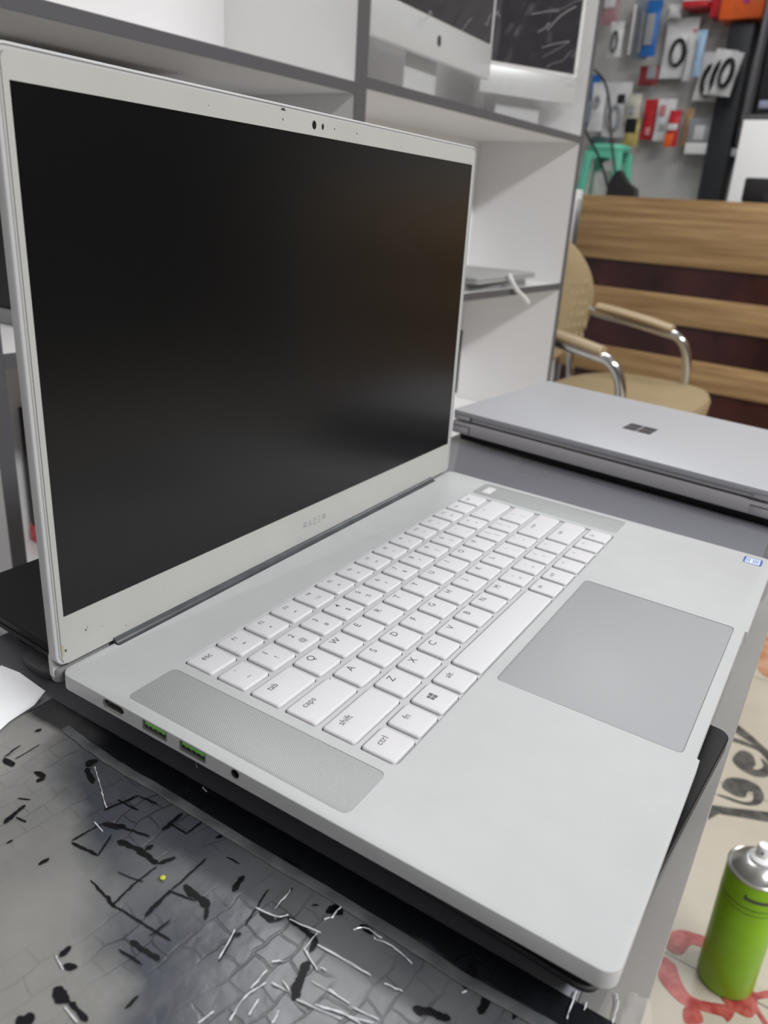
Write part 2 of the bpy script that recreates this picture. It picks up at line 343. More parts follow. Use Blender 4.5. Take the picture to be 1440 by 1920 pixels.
# ---------------------------------------------------------------- things on the shelf
def aio(name, label, p0, p1, zc, h_ch, h, lbl_logo, wd):
    a = Vector((p0[0], p0[1], 0)); b = Vector((p1[0], p1[1], 0)); d = (b - a).normalized(); L = (b - a).length
    rot = Matrix(((d.x, -d.y, 0, a.x), (d.y, d.x, 0, a.y), (0, 0, 1, 0), (0, 0, 0, 1)))
    t = Thing(name, label, 'computer', ((a + b) / 2)[:2] + (349,), group='film wrapped all-in-one computers')
    def G():
        q = Geo(); q.m = rot; return q
    g = G(); g.box(0, 0, zc, L, 14, zc + h_ch, 1.5); t.part('chin', g, ALU)
    g = G(); g.box(0, 1, zc + h_ch, L, 16, zc + h, 1.5); t.part('housing', g, WHT)
    g = G(); g.box(12, 0, zc + h_ch + (2 if lbl_logo else 6), L - 10, 1.5, zc + h - 12); t.part('display', g, mat('dark glass display', (.008, .005, .012, 1), .12, 0, .35))
    if lbl_logo:
        g = G(); pts = [(L / 2 + 7 * math.cos(q) * (1 - .18 * math.exp(-((q - .2) ** 2) * 6)), -.3, zc + h_ch / 2 + 8.5 * math.sin(q)) for q in [k * math.tau / 20 for k in range(20)]]
        g.add(pts + [(p[0], .4, p[2]) for p in pts], [list(range(20)), list(range(39, 19, -1))] + [[k, (k + 1) % 20, 20 + (k + 1) % 20, 20 + k] for k in range(20)]); t.part('emblem', g, BLK)
    g = G(); g.box(L / 2 - 55, 30, 353, L / 2 + 55, 34, zc + h_ch + 40, 1); g.box(L / 2 - 60, 5, 350, L / 2 + 60, 90, 354, 1.5); t.part('stand', g, ALU)
    # wrap: a loose, creased sheet of clear film
    rnd = random.Random(len(label)); g = G(); nx, nz = 22, 18; vs = []
    for i in range(nx + 1):
        for k in range(nz + 1):
            vs.append((L * (i / nx * 1.04 - .02), -7 + rnd.uniform(-4, 4), zc - 14 + rnd.uniform(-6, 6) * (k == 0) + (h + 12) * k / nz))
    g.add(vs, [[i * (nz + 1) + k, (i + 1) * (nz + 1) + k, (i + 1) * (nz + 1) + k + 1, i * (nz + 1) + k + 1] for i in range(nx) for k in range(nz)])
    pw = t.part('plastic_wrap', g, FILMC, smooth=0, label='creased clear plastic film')
    g = G()
    for q in range(14):
        x = rnd.uniform(.05, .95) * L; z = zc + rnd.uniform(-6, h * .75); a_ = rnd.gauss(.45 if lbl_logo else .5, .15); ln_ = rnd.uniform(20, 90)
        Pq = spline([(x + ln_ * k / 3 * math.cos(a_), -14 + rnd.uniform(-2, 2), z + ln_ * k / 3 * math.sin(a_) + rnd.uniform(-5, 5)) for k in range(4)], 3)
        Pq = [p for p in Pq if 0 < p.x < L]
        if len(Pq) > 2: g.tube(Pq, rnd.uniform(.3, .8), 5)
    t.part('film_crease', g, mat('film crease', (.5, .5, .52, 1), .2, .2, .9), parent=pw, stuff=True)
aio('all_in_one_computer', 'silver all-in-one computer with a small black emblem on its chin, wrapped in clear film', (884, 742), (1303, 768), 420, 54, 300, True, 400)
aio('all_in_one_computer', 'white framed all-in-one computer wrapped in film, beside the shelf\'s right end', (1322, 798), (1530, 690), 405, 48, 330, False, 330)

def lap(name, label, x0, y0, x1, y1, z, h, m, frame='G', ang=0, cat='laptop'):
    t = Thing(name, label, cat, ((x0 + x1) / 2, (y0 + y1) / 2, z), frame, extra=Matrix.Rotation(math.radians(ang), 4, 'Z'))
    g = Geo(); g.rbox(x0, y0, x1, y1, z, z + h * .52, 8, 1.5); t.part('base', g, m)
    g = Geo(); g.rbox(x0 + .5, y0 + .5, x1 - .5, y1 - .5, z + h * .56, z + h, 8, 1.5); t.part('lid', g, m)
    g = Geo(); g.box(x0 + 30, y1 - 8, z + h * .45, x1 - 30, y1 - 3, z + h * .62); t.part('hinge', g, RUB)
    return t
GL = mat('grey laptop', (.22, .225, .23, 1), .4)
lap('laptop', 'closed grey laptop lying lowest on the shelf board behind the white laptop\'s screen', 1120, 690, 1400, 890, 52.6, 13, GL, ang=-3)
lap('laptop', 'closed grey laptop lying on top of the other one on the shelf board', 1150, 682, 1452, 880, 65.8, 11, mat('light grey laptop', (.36, .365, .37, 1), .35), ang=4)
g = Geo(); P = spline([(1290, 676, 80), (1292, 668, 66), (1310, 664, 50), (1340, 662, 36), (1362, 660, 22)], 5)
g.tube(P, 4, 6); solo('strap', 'white strap hanging over the shelf edge from the grey laptops', 'strap', g, WHT, (1290, 676, 52))
g = Geo(); g.box(1160, 700, -142, 1170, 860, -20, 2); solo('tablet', 'thin black tablet standing upright on a low shelf beside the laptop lid', 'tablet', g, BLK, (1165, 780, -142))
t = Thing('box', 'black box with red bottom rim low in the shelf, left of the laptop lid', 'box', (480, 850, -262))
g = Geo(); g.box(381, 800, -236, 600, 905, -75, 2); t.part('body', g, BLKM)
g = Geo(); g.box(380, 798, -262, 600, 905, -237, 2); t.part('rim', g, RED, label='dark red rim')
t = Thing('speaker', 'black device on the shelf behind the top left of the laptop lid', 'device', (450, 850, 43))
g = Geo(); g.box(330, 790, 62, 600, 900, 290, 4); t.part('body', g, BLKM)
g = Geo(); g.rbox(330, 780, 600, 905, 43, 61, 8, 3); t.part('foot', g, mat('mid grey plastic', (.3, .3, .3, 1), .5), label='grey foot')

# ---------------------------------------------------------------- wooden counter
cdv = Vector((.108, .994, 0)); rotC = Matrix.Rotation(math.atan2(.994, .108) - math.pi / 2, 4, 'Z')
t = Thing('counter', 'slatted wooden counter with dark maroon gaps behind the tan chair', 'counter', (2900, 0, ZF), extra=rotC)
def C(): q = Geo(); q.m = Matrix.Translation((2900, 0, 0)); return q
g = C(); g.box(14, -1400, ZF + 1, 350, 1236, 262); t.part('body', g, MAROON)
for z0, z1 in ((41, 272), (-171, -64), (-400, -292), (-625, -520)):
    g = C(); g.box(0, -1400, z0, 14, 1240, z1, 1.5); t.part('plank', g, WOOD)
g = C(); g.box(14.5, -1400, 262.5, 350, 1240, 272, 1); t.part('counter_top', g, WOOD)

# ---------------------------------------------------------------- tan chair
t = Thing('armchair', 'tan leather armchair with quilted back and chrome arms in front of the wooden counter', 'chair', (1890, 640, ZF))
def sup(cx, cz, hw, hh, n=40, e=2.6):
    return [(cx + hw * math.copysign(abs(math.cos(a)) ** (2 / e), math.cos(a)), cz + hh * math.copysign(abs(math.sin(a)) ** (2 / e), math.sin(a))) for a in [k * math.tau / n for k in range(n)]]
def back_out(z, k):   # half width of the back by height
    pass
g = Geo(); L = []
for dy, sc in ((46, .9), (36, .985), (14, 1.0), (4, .985), (-4, .93), (-6, .6)):
    ring = []
    for k in range(48):
        a = k * math.tau / 48; x = 312 * math.copysign(abs(math.cos(a)) ** .85, math.cos(a)); z = 185 * math.copysign(abs(math.sin(a)) ** .9, math.sin(a))
        x *= 1 - .22 * max(z / 185, 0) ** 2 - .05 * max(-z / 185, 0) ** 2
        z *= sc; x *= sc
        ring.append((1895 + x, 800 + dy + (z + 185) * .12 + 40 * (1 - (x / 312) ** 2), -22 + z))
    L.append(ring)
g.layers(L); bk = t.part('backrest', g, LEATHER)
g = Geo()
for i in range(-9, 10):
    for k in range(6):
        x = 1895 + i * 30 + (k % 2) * 15; z = -140 + k * 30; u = (x - 1895) / 312
        if abs(u) > .86: continue
        y = 799 + (z + 207) * .12 + 40 * (1 - u * u) - 5
        g.layers([[(x - 13, y + 3, z), (x, y + 3, z - 15), (x + 13, y + 3, z), (x, y + 3, z + 15)], [(x - 10, y - .5, z), (x, y - .5, z - 12), (x + 10, y - .5, z), (x, y - .5, z + 12)]])
t.part('quilting', g, LEATHER, parent=bk)
g = Geo(); L = []
for z, sc in ((-300, .9), (-288, .985), (-262, 1), (-248, .97), (-241, .85), (-238, .4)):
    L.append([(1945 + (x - 1945) * sc, 610 + (y - 610) * sc, z) for x, y in sup(1945, 610, 315, 205, 48, 2.9)])
g.layers(L); t.part('seat', g, LEATHER)
for s, xx in ((-1, 1606), (1, 2178)):
    P = spline([(xx, 860, -60), (xx, 780, -74), (xx + 3, 700, -84), (xx + 5, 600, -101), (xx + 8, 555, -112), (xx + 16, 528, -150), (xx + 26, 518, -220), (xx + 30, 520, -300), (xx + 30, 540, -480), (xx + 30, 560, ZF + 12)], 6)
    g = Geo(); g.tube(P, 13, 12); a = t.part('arm_tube', g, CHROME, label='chrome arm tube')
    g = Geo(); P = spline([(xx, 800, -53), (xx + 2, 740, -60), (xx + 4, 650, -74), (xx + 6, 572, -90)], 6)
    L = []
    for p in P: L.append([(p.x + 24 * math.cos(q), p.y, p.z - 2 + 13 * math.sin(q)) for q in [k * math.tau / 14 for k in range(14)]])
    g.layers(L); t.part('armrest', g, mat('tan arm pad', (.40, .30, .18, 1), .4))
    g = Geo(); g.tube(spline([(xx, 860, -60), (xx + 4, 880, -140), (xx + 20, 860, -300), (xx + 26, 850, ZF + 12)], 6), 12, 10); t.part('leg', g, CHROME)
g = Geo(); g.tube([(1620, 560, -312), (2208, 560, -312)], 10, 8); g.tube([(1620, 850, -312), (2208, 850, -312)], 10, 8); t.part('seat_rail', g, CHROME)

# ---------------------------------------------------------------- spray can on the floor
SC = (694, -22, ZF + .8)
t = Thing('spray_can', 'green spray can with a white nozzle standing on the patterned floor', 'spray can', SC)
g = Geo(); g.lathe([(30, 0), (33, 1.5), (34, 5), (34, 176), (33, 179)], SC, 48)
CANG = mat('lime green printed tin', (.235, .46, .006, 1), .32, 0, .5, noise=.12, nscale=18); b_ = t.part('body', g, CANG)
g = Geo(); g.lathe([(33.6, 178.5), (34.4, 180), (34.4, 182), (33, 183), (31, 182), (26, 190), (18, 196), (13, 197)], SC, 48); t.part('dome', g, mat('brushed tin', (.5, .5, .49, 1), .28, .9))
g = Geo(); g.lathe([(13.5, 195), (14, 199), (12, 201), (8, 202), (7.5, 214), (6.5, 216)], SC, 28); nz_ = t.part('nozzle', g, WHT)
g = Geo(); g.lathe([(1.2, 0), (1.2, 3)], (0, 0, 0), 10); g.v = [Vector((SC[0] - 6 - v.z, SC[1] + v.x, SC[2] + 210 + v.y)) for v in g.v]; t.part('spray_hole', g, BLK, parent=nz_)
def on_can(g, pts, r=34.2):   # pts: (angle deg, height) quads
    g.add([(SC[0] + r * math.cos(math.radians(a)), SC[1] + r * math.sin(math.radians(a)), SC[2] + h) for a, h in pts], [list(range(len(pts)))])
g = Geo()
for i in range(14):
    a = 172 + i * 5; on_can(g, [(a, 158), (a + 4.2, 158), (a + 4.2, 163 if i else 166), (a, 163 if i else 166)])
t.part('print', g, INK, parent=b_, label='small dark printing near the top')
g = Geo(); g.lathe([(34.15, 146), (34.25, 146.3), (34.25, 147.6), (34.15, 148)], SC, 48, False); g.lathe([(34.15, 139), (34.25, 139.3), (34.25, 140), (34.15, 140.4)], SC, 48, False)
t.part('print', g, mat('darker green band', (.09, .20, .003, 1), .35), parent=b_, label='dark green ring')

# ---------------------------------------------------------------- accessories hanging on the right wall
def pm(name, c, r=.3, n_=.12): return mat(name, c, r, 0, .5, noise=n_, nscale=20)
BAG = pm('frosted bag', (.66, .66, .67, 1)); BAGG = pm('grey bag', (.30, .31, .33, 1)); BLUE = pm('blue card', (.02, .13, .42, 1)); BLU2 = pm('light blue card', (.35, .5, .68, 1))
YEL = pm('yellow card', (.45, .36, .12, 1)); CREAM = pm('cream card', (.55, .53, .44, 1)); ORG = pm('orange box', (.75, .12, .02, 1)); PINK = pm('pinkish bag', (.38, .22, .24, 1)); TANC = pm('tan card', (.42, .26, .14, 1)); TEALD = pm('dark teal bag', (.06, .12, .13, 1))
XW = 4199
def packet(label, y, z, w_, h, m, coil=None, extra=(), dx=0, grp='packets hanging on the accessory wall', thick=24, tilt=0):
    packet.n = getattr(packet, 'n', 0) + 1; dx = (34 if not tilt else 75) * (packet.n % 3) if 'black cable packets' not in grp else 0; w_ *= 1.14
    x = XW - 60 - dx; zb = z - h / 2
    t = Thing('hanging_packet', label, 'packet', (x, y, zb), group=grp, extra=Matrix.Rotation(math.radians(tilt), 4, 'X'))
    g = Geo(); nx, nz = 6, 8; fr = []; bkk = []
    rnd = random.Random(int(y * 7 + z)); vs = []
    for sgn in (-1, 1):
        for i in range(nx + 1):
            for k in range(nz + 1):
                u = i / nx; v = k / nz; bul = math.sin(math.pi * u) ** .6 * math.sin(math.pi * min(v * 1.15, 1)) ** .6
                vs.append((x + sgn * (1 + thick / 2 * bul) + rnd.uniform(-2, 2) * bul, y + (u - .5) * w_ * (1 - .05 * math.sin(3 * v)), zb + v * h))
    n1 = nz + 1; o = (nx + 1) * n1; fs = []
    for i in range(nx):
        for k in range(nz):
            a = i * n1 + k; fs.append([a, a + n1, a + n1 + 1, a + 1]); fs.append([a + o, a + o + 1, a + o + n1 + 1, a + o + n1])
    for i in range(nx): fs.append([i * n1, i * n1 + o, (i + 1) * n1 + o, (i + 1) * n1]); fs.append([i * n1 + nz, (i + 1) * n1 + nz, (i + 1) * n1 + nz + o, i * n1 + nz + o])
    for k in range(nz): fs.append([k, k + 1, k + 1 + o, k + o]); a = nx * n1 + k; fs.append([a, a + o, a + o + 1, a + 1])
    g.add(vs, fs); t.part('bag', g, m, smooth=60)
    g = Geo(); g.tube([(x - 6, y, zb + h - 6), (x + 20, y, zb + h - 3), (XW, y, zb + h + 4)], 2.2, 6); t.part('hook', g, STEEL)
    if coil:
        g = Geo(); cw, ch, cm, rad = coil[:4]; cz = zb + h * (coil[4] if len(coil) > 4 else .42)
        g.tube([(x - thick / 2 - 4 - (k % 3) * 2, y + cw / 2 * math.cos(k * .5236) * (1 - .1 * (k > 12)), cz + ch / 2 * math.sin(k * .5236)) for k in range(22)], rad, 8); t.part('cable', g, cm)
    for (u0, v0, u1, v1, mm) in extra:
        g = Geo(); g.box(x - thick / 2 - 4, y - w_ * (u1 - .5), zb + v0 * h, x - thick / 2 - 1, y - w_ * (u0 - .5), zb + v1 * h, 1); t.part('label_card', g, mm)
    return t
# u runs left to right in the photo (y decreasing)
packet('pinkish grey packet high on the wall, next to the shelf\'s upper right corner', 1648, 1140, 82, 137, PINK, extra=((.2, .5, .8, .9, BAG),))
packet('narrow frosted packet holding a black and white cable, left end of the wall\'s upper row', 1583, 1000, 60, 150, BAG, (26, 90, BLK, 4))
packet('tall slim grey packet in the upper row, left of the blue ones', 1513, 1054, 48, 250, BAGG, extra=((.1, .05, .3, .9, WHT),))
packet('tall blue-grey packet in the upper row', 1463, 1040, 58, 249, pm('blue grey bag', (.2, .24, .32, 1)), dx=34, extra=((.3, .1, .6, .8, BAGG),))
packet('tall blue packet hanging in the upper row', 1415, 1038, 62, 235, BLUE, extra=((.15, .2, .7, .75, BAGG),))
packet('large white bag with a coiled black cable and a red right edge', 1289, 961, 132, 251, BAG, (64, 108, BLK, 8.5), extra=((.88, .12, .97, .8, RED), (.55, .45, .85, .7, WHT)))
packet('pale slim packet right of the large white cable bag', 1211, 918, 55, 201, BAG, dx=40)
packet('light blue slim packet hanging in front of the black cable bags', 1172, 925, 36, 190, BLU2, dx=40)
packet('white bag with a coiled black cable below the light blue packet', 1123, 837, 113, 205, BAG, (66, 130, BLK, 9), extra=((.4, .3, .65, .5, WHT),), tilt=4)
packet('bag with a thick looped black cable, in the middle of three cable bags', 1072, 842, 87, 190, BAG, (50, 120, BLK, 10), tilt=8, dx=40)
packet('rightmost of the three cable bags, beside the dark pillar', 1026, 828, 78, 177, BAG, (48, 110, BLK, 9, .5), tilt=10, dx=80)
packet('dark red packet half hidden below the big white cable bag', 1416, 850, 84, 86, pm('dark red bag', (.25, .03, .04, 1)), extra=((.45, .3, .9, .95, BAGG),))
packet('bright blue packet with pale lettering at the left end of the lower row', 1680, 737, 66, 236, BLUE, extra=((.35, .08, .62, .5, BLU2),))
packet('white packet with a small grey part, right of the bright blue one', 1627, 705, 68, 220, BAG, (20, 50, BAGG, 5, .6), dx=36)
packet('large white bag with a grey coiled cable in the lower row', 1550, 699, 111, 250, BAG, (54, 110, BAGG, 8, .35), extra=((.5, .62, .8, .78, BLKM),))
packet('cream card packet above the black and yellow one', 1455, 704, 65, 125, CREAM, extra=((.3, .25, .6, .6, BAGG),), dx=10)
packet('black and yellow packet under the cream card', 1432, 590, 66, 125, YEL, extra=((.05, .5, .8, 1, BLK),))
packet('bright red packet in the lower row', 1368, 656, 74, 180, RED, extra=((.3, .1, .6, .3, pm('pale red', (.6, .25, .25, 1))),))
packet('white packet with pink spots, right of the bright red one', 1289, 650, 80, 185, BAG, extra=((.2, .6, .5, .85, pm('pink spot', (.55, .2, .22, 1))), (.3, .25, .6, .4, BAGG)))
packet('small red packet with an orange foot in the lower row', 1232, 610, 50, 160, RED, extra=((.0, .0, .7, .35, ORG), (.1, .45, .9, .62, BAG)))
packet('slim tan card packet left of the white earphone box', 1184, 621, 38, 170, TANC)
packet('grey packet with a white box at its foot', 1112, 579, 104, 160, BAGG, extra=((.05, .02, .95, .32, WHT), (.3, .4, .7, .8, BAG)))
for k, (yy, zz) in enumerate(((1045, 561), (1010, 556), (975, 560), (940, 570))):
    packet(['leftmost of four black cable packets with white ends', 'second from left of four black cable packets with white ends', 'third from left of four black cable packets with white ends', 'rightmost of four black cable packets with white ends, beside the dark pillar'][k],
           yy, zz, 33, 144, BLKM, extra=((.1, .0, .9, .24, WHT), (.42, .3, .55, .95, BAGG)), grp='black cable packets with white ends')
packet('dark teal packet above the green stool', 1615, 540, 84, 74, TEALD)
packet('small white packet left of the dark pillar, behind the red box', 1330, 1110, 60, 60, BAG)
t = Thing('cardboard_box', 'white and red box at the top of the accessory wall', 'box', (4130, 1229, 1121)); g = Geo(); g.box(4060, 1172, 1138, 4198, 1286, 1230, 3); t.part('carton', g, WHT); g = Geo(); g.box(4058, 1172, 1112, 4198, 1286, 1137, 3); t.part('base_band', g, RED)
g = Geo(); g.box(4100, 1110, 1075, 4198, 1168, 1170, 4); solo('cardboard_box', 'small dark red box beside the orange one on the wall', 'box', g, RED, (4150, 1139, 1075))
t = Thing('cardboard_box', 'large orange box with coloured print, top right of the accessory wall', 'box', (4120, 1025, 1040)); g = Geo(); g.box(4050, 925, 1052, 4198, 1110, 1260, 3); t.part('carton', g, ORG)
for (a, b, c, d, mm) in ((1040, 1130, 1062, 1190, BLU2), (990, 1110, 1015, 1200, pm('magenta', (.45, .03, .2, 1))), (940, 1120, 965, 1190, YEL), (1000, 1150, 1008, 1180, WHT)):
    g = Geo(); g.box(4047, a, b, 4050, c, d); t.part('print', g, mm)

g = Geo(); g.box(4080, 955, ZF + 1, 4190, 1062, 1045, 3)
solo('pillar', 'dark charcoal pillar at the right end of the accessory wall', 'pillar', g, mat('charcoal paint', (.022, .024, .03, 1), .5), (4135, 1010, ZF + 1))
t = Thing('cabinet', 'pale grey cabinet at the photo\'s right edge behind the counter', 'cabinet', (3900, 700, ZF + 1))
g = Geo(); g.box(3800, 380, ZF + 1, 4198, 858, 620, 3); t.part('body', g, LAM)
g = Geo(); g.box(3800, 380, 621, 4198, 858, 640, 2); g.box(3796, 846, 641, 4198, 862, 1300, 2); g.box(3800, 380, 1290, 4198, 845, 1305, 2); t.part('frame', g, EDGE)
g = Geo(); g.box(3788, 570, 340, 3799, 700, 352, 2); t.part('handle', g, STEEL)
for k, (y0, y1, h, lab) in enumerate(((700, 835, 230, 'dark device standing on the pale cabinet, nearest the pillar'), (560, 690, 170, 'dark device farther right on the pale cabinet'))):
    t = Thing('device', lab, 'device', (3950, (y0 + y1) / 2, 641)); g = Geo(); g.box(3860, y0, 641, 4050, y1, 641 + h * 2, 6); t.part('body', g, BLKM)
    g = Geo(); g.box(3856, y0 + 14, 670, 3860, y1 - 14, 700, 1); t.part('panel', g, pm('lilac panel', (.3, .3, .42, 1)))
t = Thing('monitor', 'black monitor corner standing behind the counter at the right edge', 'monitor', (3380, 600, 273))
g = Geo(); g.rbox(-90, -60, 90, 60, 0, 24, 10, 6); g.v = [Vector((3400 + v.z, 628 + v.x, 328 + v.y * .75)) for v in g.v]; t.part('housing', g, BLKM)
g = Geo(); g.box(3396, 600, 273.5, 3420, 640, 320, 2); t.part('stand', g, BLKM)

# green stool, bag and cables behind the counter
t = Thing('plastic_stool', 'mint green plastic stool standing behind the counter', 'stool', (3560, 1345, 0))
g = Geo(); L = []
for z, sc in ((462, .93), (470, .985), (482, 1), (490, .96), (493, .7)): L.append([(3560 + (x - 3560) * sc, 1345 + (y - 1345) * sc, z) for x, y in rr(3480, 1262, 3640, 1428, 46, 8)])
g.layers(L); t.part('seat', g, TEAL)
for sx, sy in ((-1, -1), (-1, 1), (1, -1), (1, 1)):
    g = Geo(); a = Vector((3560 + sx * 66, 1345 + sy * 66, 462)); b = Vector((3560 + sx * 92, 1345 + sy * 96, 0))
    L = []
    for k in range(6):
        p = a.lerp(b, k / 5); L.append([(p.x + dx, p.y + dy, p.z) for dx, dy in rr(-17, -17, 17, 17, 6, 3)])
    g.layers(L); t.part('leg', g, TEAL)
for sx in (-1, 1):
    g = Geo()
    pts = [(1345 + 78, 462), (1345 + 80, 400)] + [(1345 + 64 * math.cos(q), 398 + 40 * math.sin(q)) for q in [k * math.pi / 14 for k in range(15)]] + [(1345 - 80, 400), (1345 - 78, 462)]
    g.layers([[(3560 + sx * 76 + d, y, z) for y, z in pts] for d in (-3, 3)])
    t.part('apron', g, TEAL)
g = Geo(); g.rbox(3520, 1290, 3600, 1400, 0, 384, 30, 10); solo('bottle', 'off-white container standing beneath the mint green stool', 'container', g, pm('off white', (.55, .56, .52, 1)), (3560, 1345, 0))
g = Geo(); g.box(3430, 1000, ZF + 1, 4000, 1500, -1, 3); solo('low_cabinet', 'low cabinet behind the counter carrying the green stool', 'cabinet', g, LAM, (3700, 1250, ZF + 1))
g = Geo(); P = [(1206, 273), (1200, 330), (1182, 362), (1165, 371), (1150, 352), (1125, 325), (1088, 306), (1080, 273)]
g.layers([[(3150 + d, y * .93 + 60, z) for y, z in P] for d in (0, 60)]); solo('handbag', 'small dark bag lying on the wooden counter', 'bag', g, BLKM, (3180, 1140, 273))
for lab, P in (('black cable hanging in a long curve beside the shelf\'s right edge', [(3700, 1530, 815), (3560, 1450, 778), (3500, 1385, 725), (3500, 1351, 638), (3480, 1309, 492), (3460, 1263, 365), (3420, 1225, 285), (3300, 1190, 274)]),
               ('second black cable crossing in front of the green stool', [(3640, 1520, 600), (3500, 1438, 533), (3460, 1345, 427), (3400, 1262, 300), (3290, 1225, 274)])):
    P = [tuple(Vector((-171, -25, 196)) + (Vector(p) - Vector((-171, -25, 196))) * .95) for p in P[:-1]] + [P[-1]]
    g = Geo(); g.tube(spline(P, 8), 5, 8); solo('cable', lab, 'cable', g, BLK, P[-1], group=None)

# ---------------------------------------------------------------- table (frame L from here on)
ZT_ = -31
t = Thing('display_table', 'dark glossy table with a pale reflective front border under the laptops', 'table', (300, 150, -700), 'L')
TAB = mat('grey glossy table top', (.21, .21, .235, 1), .12, 0, .55)
TRIM = mat('pale glossy border', (.50, .49, .48, 1), .08, .6, .7, noise=.05, nscale=9)
g = Geo(); g.box(-620, 10, ZT_ - 8, 742, 322, ZT_, .6); t.part('table_top', g, TAB)
g = Geo(); g.box(-620, -8.8, ZT_ - 8, 742, 9.9, ZT_, .5); t.part('front_border', g, TRIM, label='pale reflective front border')
g = Geo(); g.box(-600, 14, -660, 725, 300, ZT_ - 8.2); t.part('body', g, mat('table carcass', (.12, .11, .10, 1), .5))

# black film with creased clear wrap over the near part of the table
t = Thing('plastic_sheet', 'creased clear plastic over black film covering the near end of the table', 'plastic sheet', (-100, 100, ZT_), 'L')
g = Geo(); vs = []; nx, ny = 60, 50
rnd = random.Random(4)
ry = lambda y: 1.4 * math.exp(-((y - 250) / 12) ** 2)
for i in range(nx + 1):
    x = -600 + 612 * (i / nx) ** .6
    for k in range(ny + 1):
        y = 258 - 268 * k / ny
        if x > 5 and False: pass
        ridge = .35 * math.exp(-(((x - .6 * (y - 236)) / 2.5) ** 2))
        vs.append((x, y, ZT_ + .5 + ridge + rnd.uniform(0, .12)))
g.add(vs, [[i * (ny + 1) + k, (i + 1) * (ny + 1) + k, (i + 1) * (ny + 1) + k + 1, i * (ny + 1) + k + 1] for i in range(nx) for k in range(ny)])
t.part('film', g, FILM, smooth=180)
g = Geo(); vs = []; M_ = 30
for i in range(M_ + 1):
    x = -600 + 612 * i / M_
    for k, (dy, dz) in enumerate(((0, .5), (-1.6, -.4), (-2.4, -3), (-2.8, -12), (-2.5 + rnd.uniform(-.8, .8), -24))): vs.append((x, -10 + dy, ZT_ + dz))
g.add(vs, [[i * 5 + k, (i + 1) * 5 + k, (i + 1) * 5 + k + 1, i * 5 + k + 1] for i in range(M_) for k in range(4)]); t.part('film_edge', g, FILM, smooth=180)
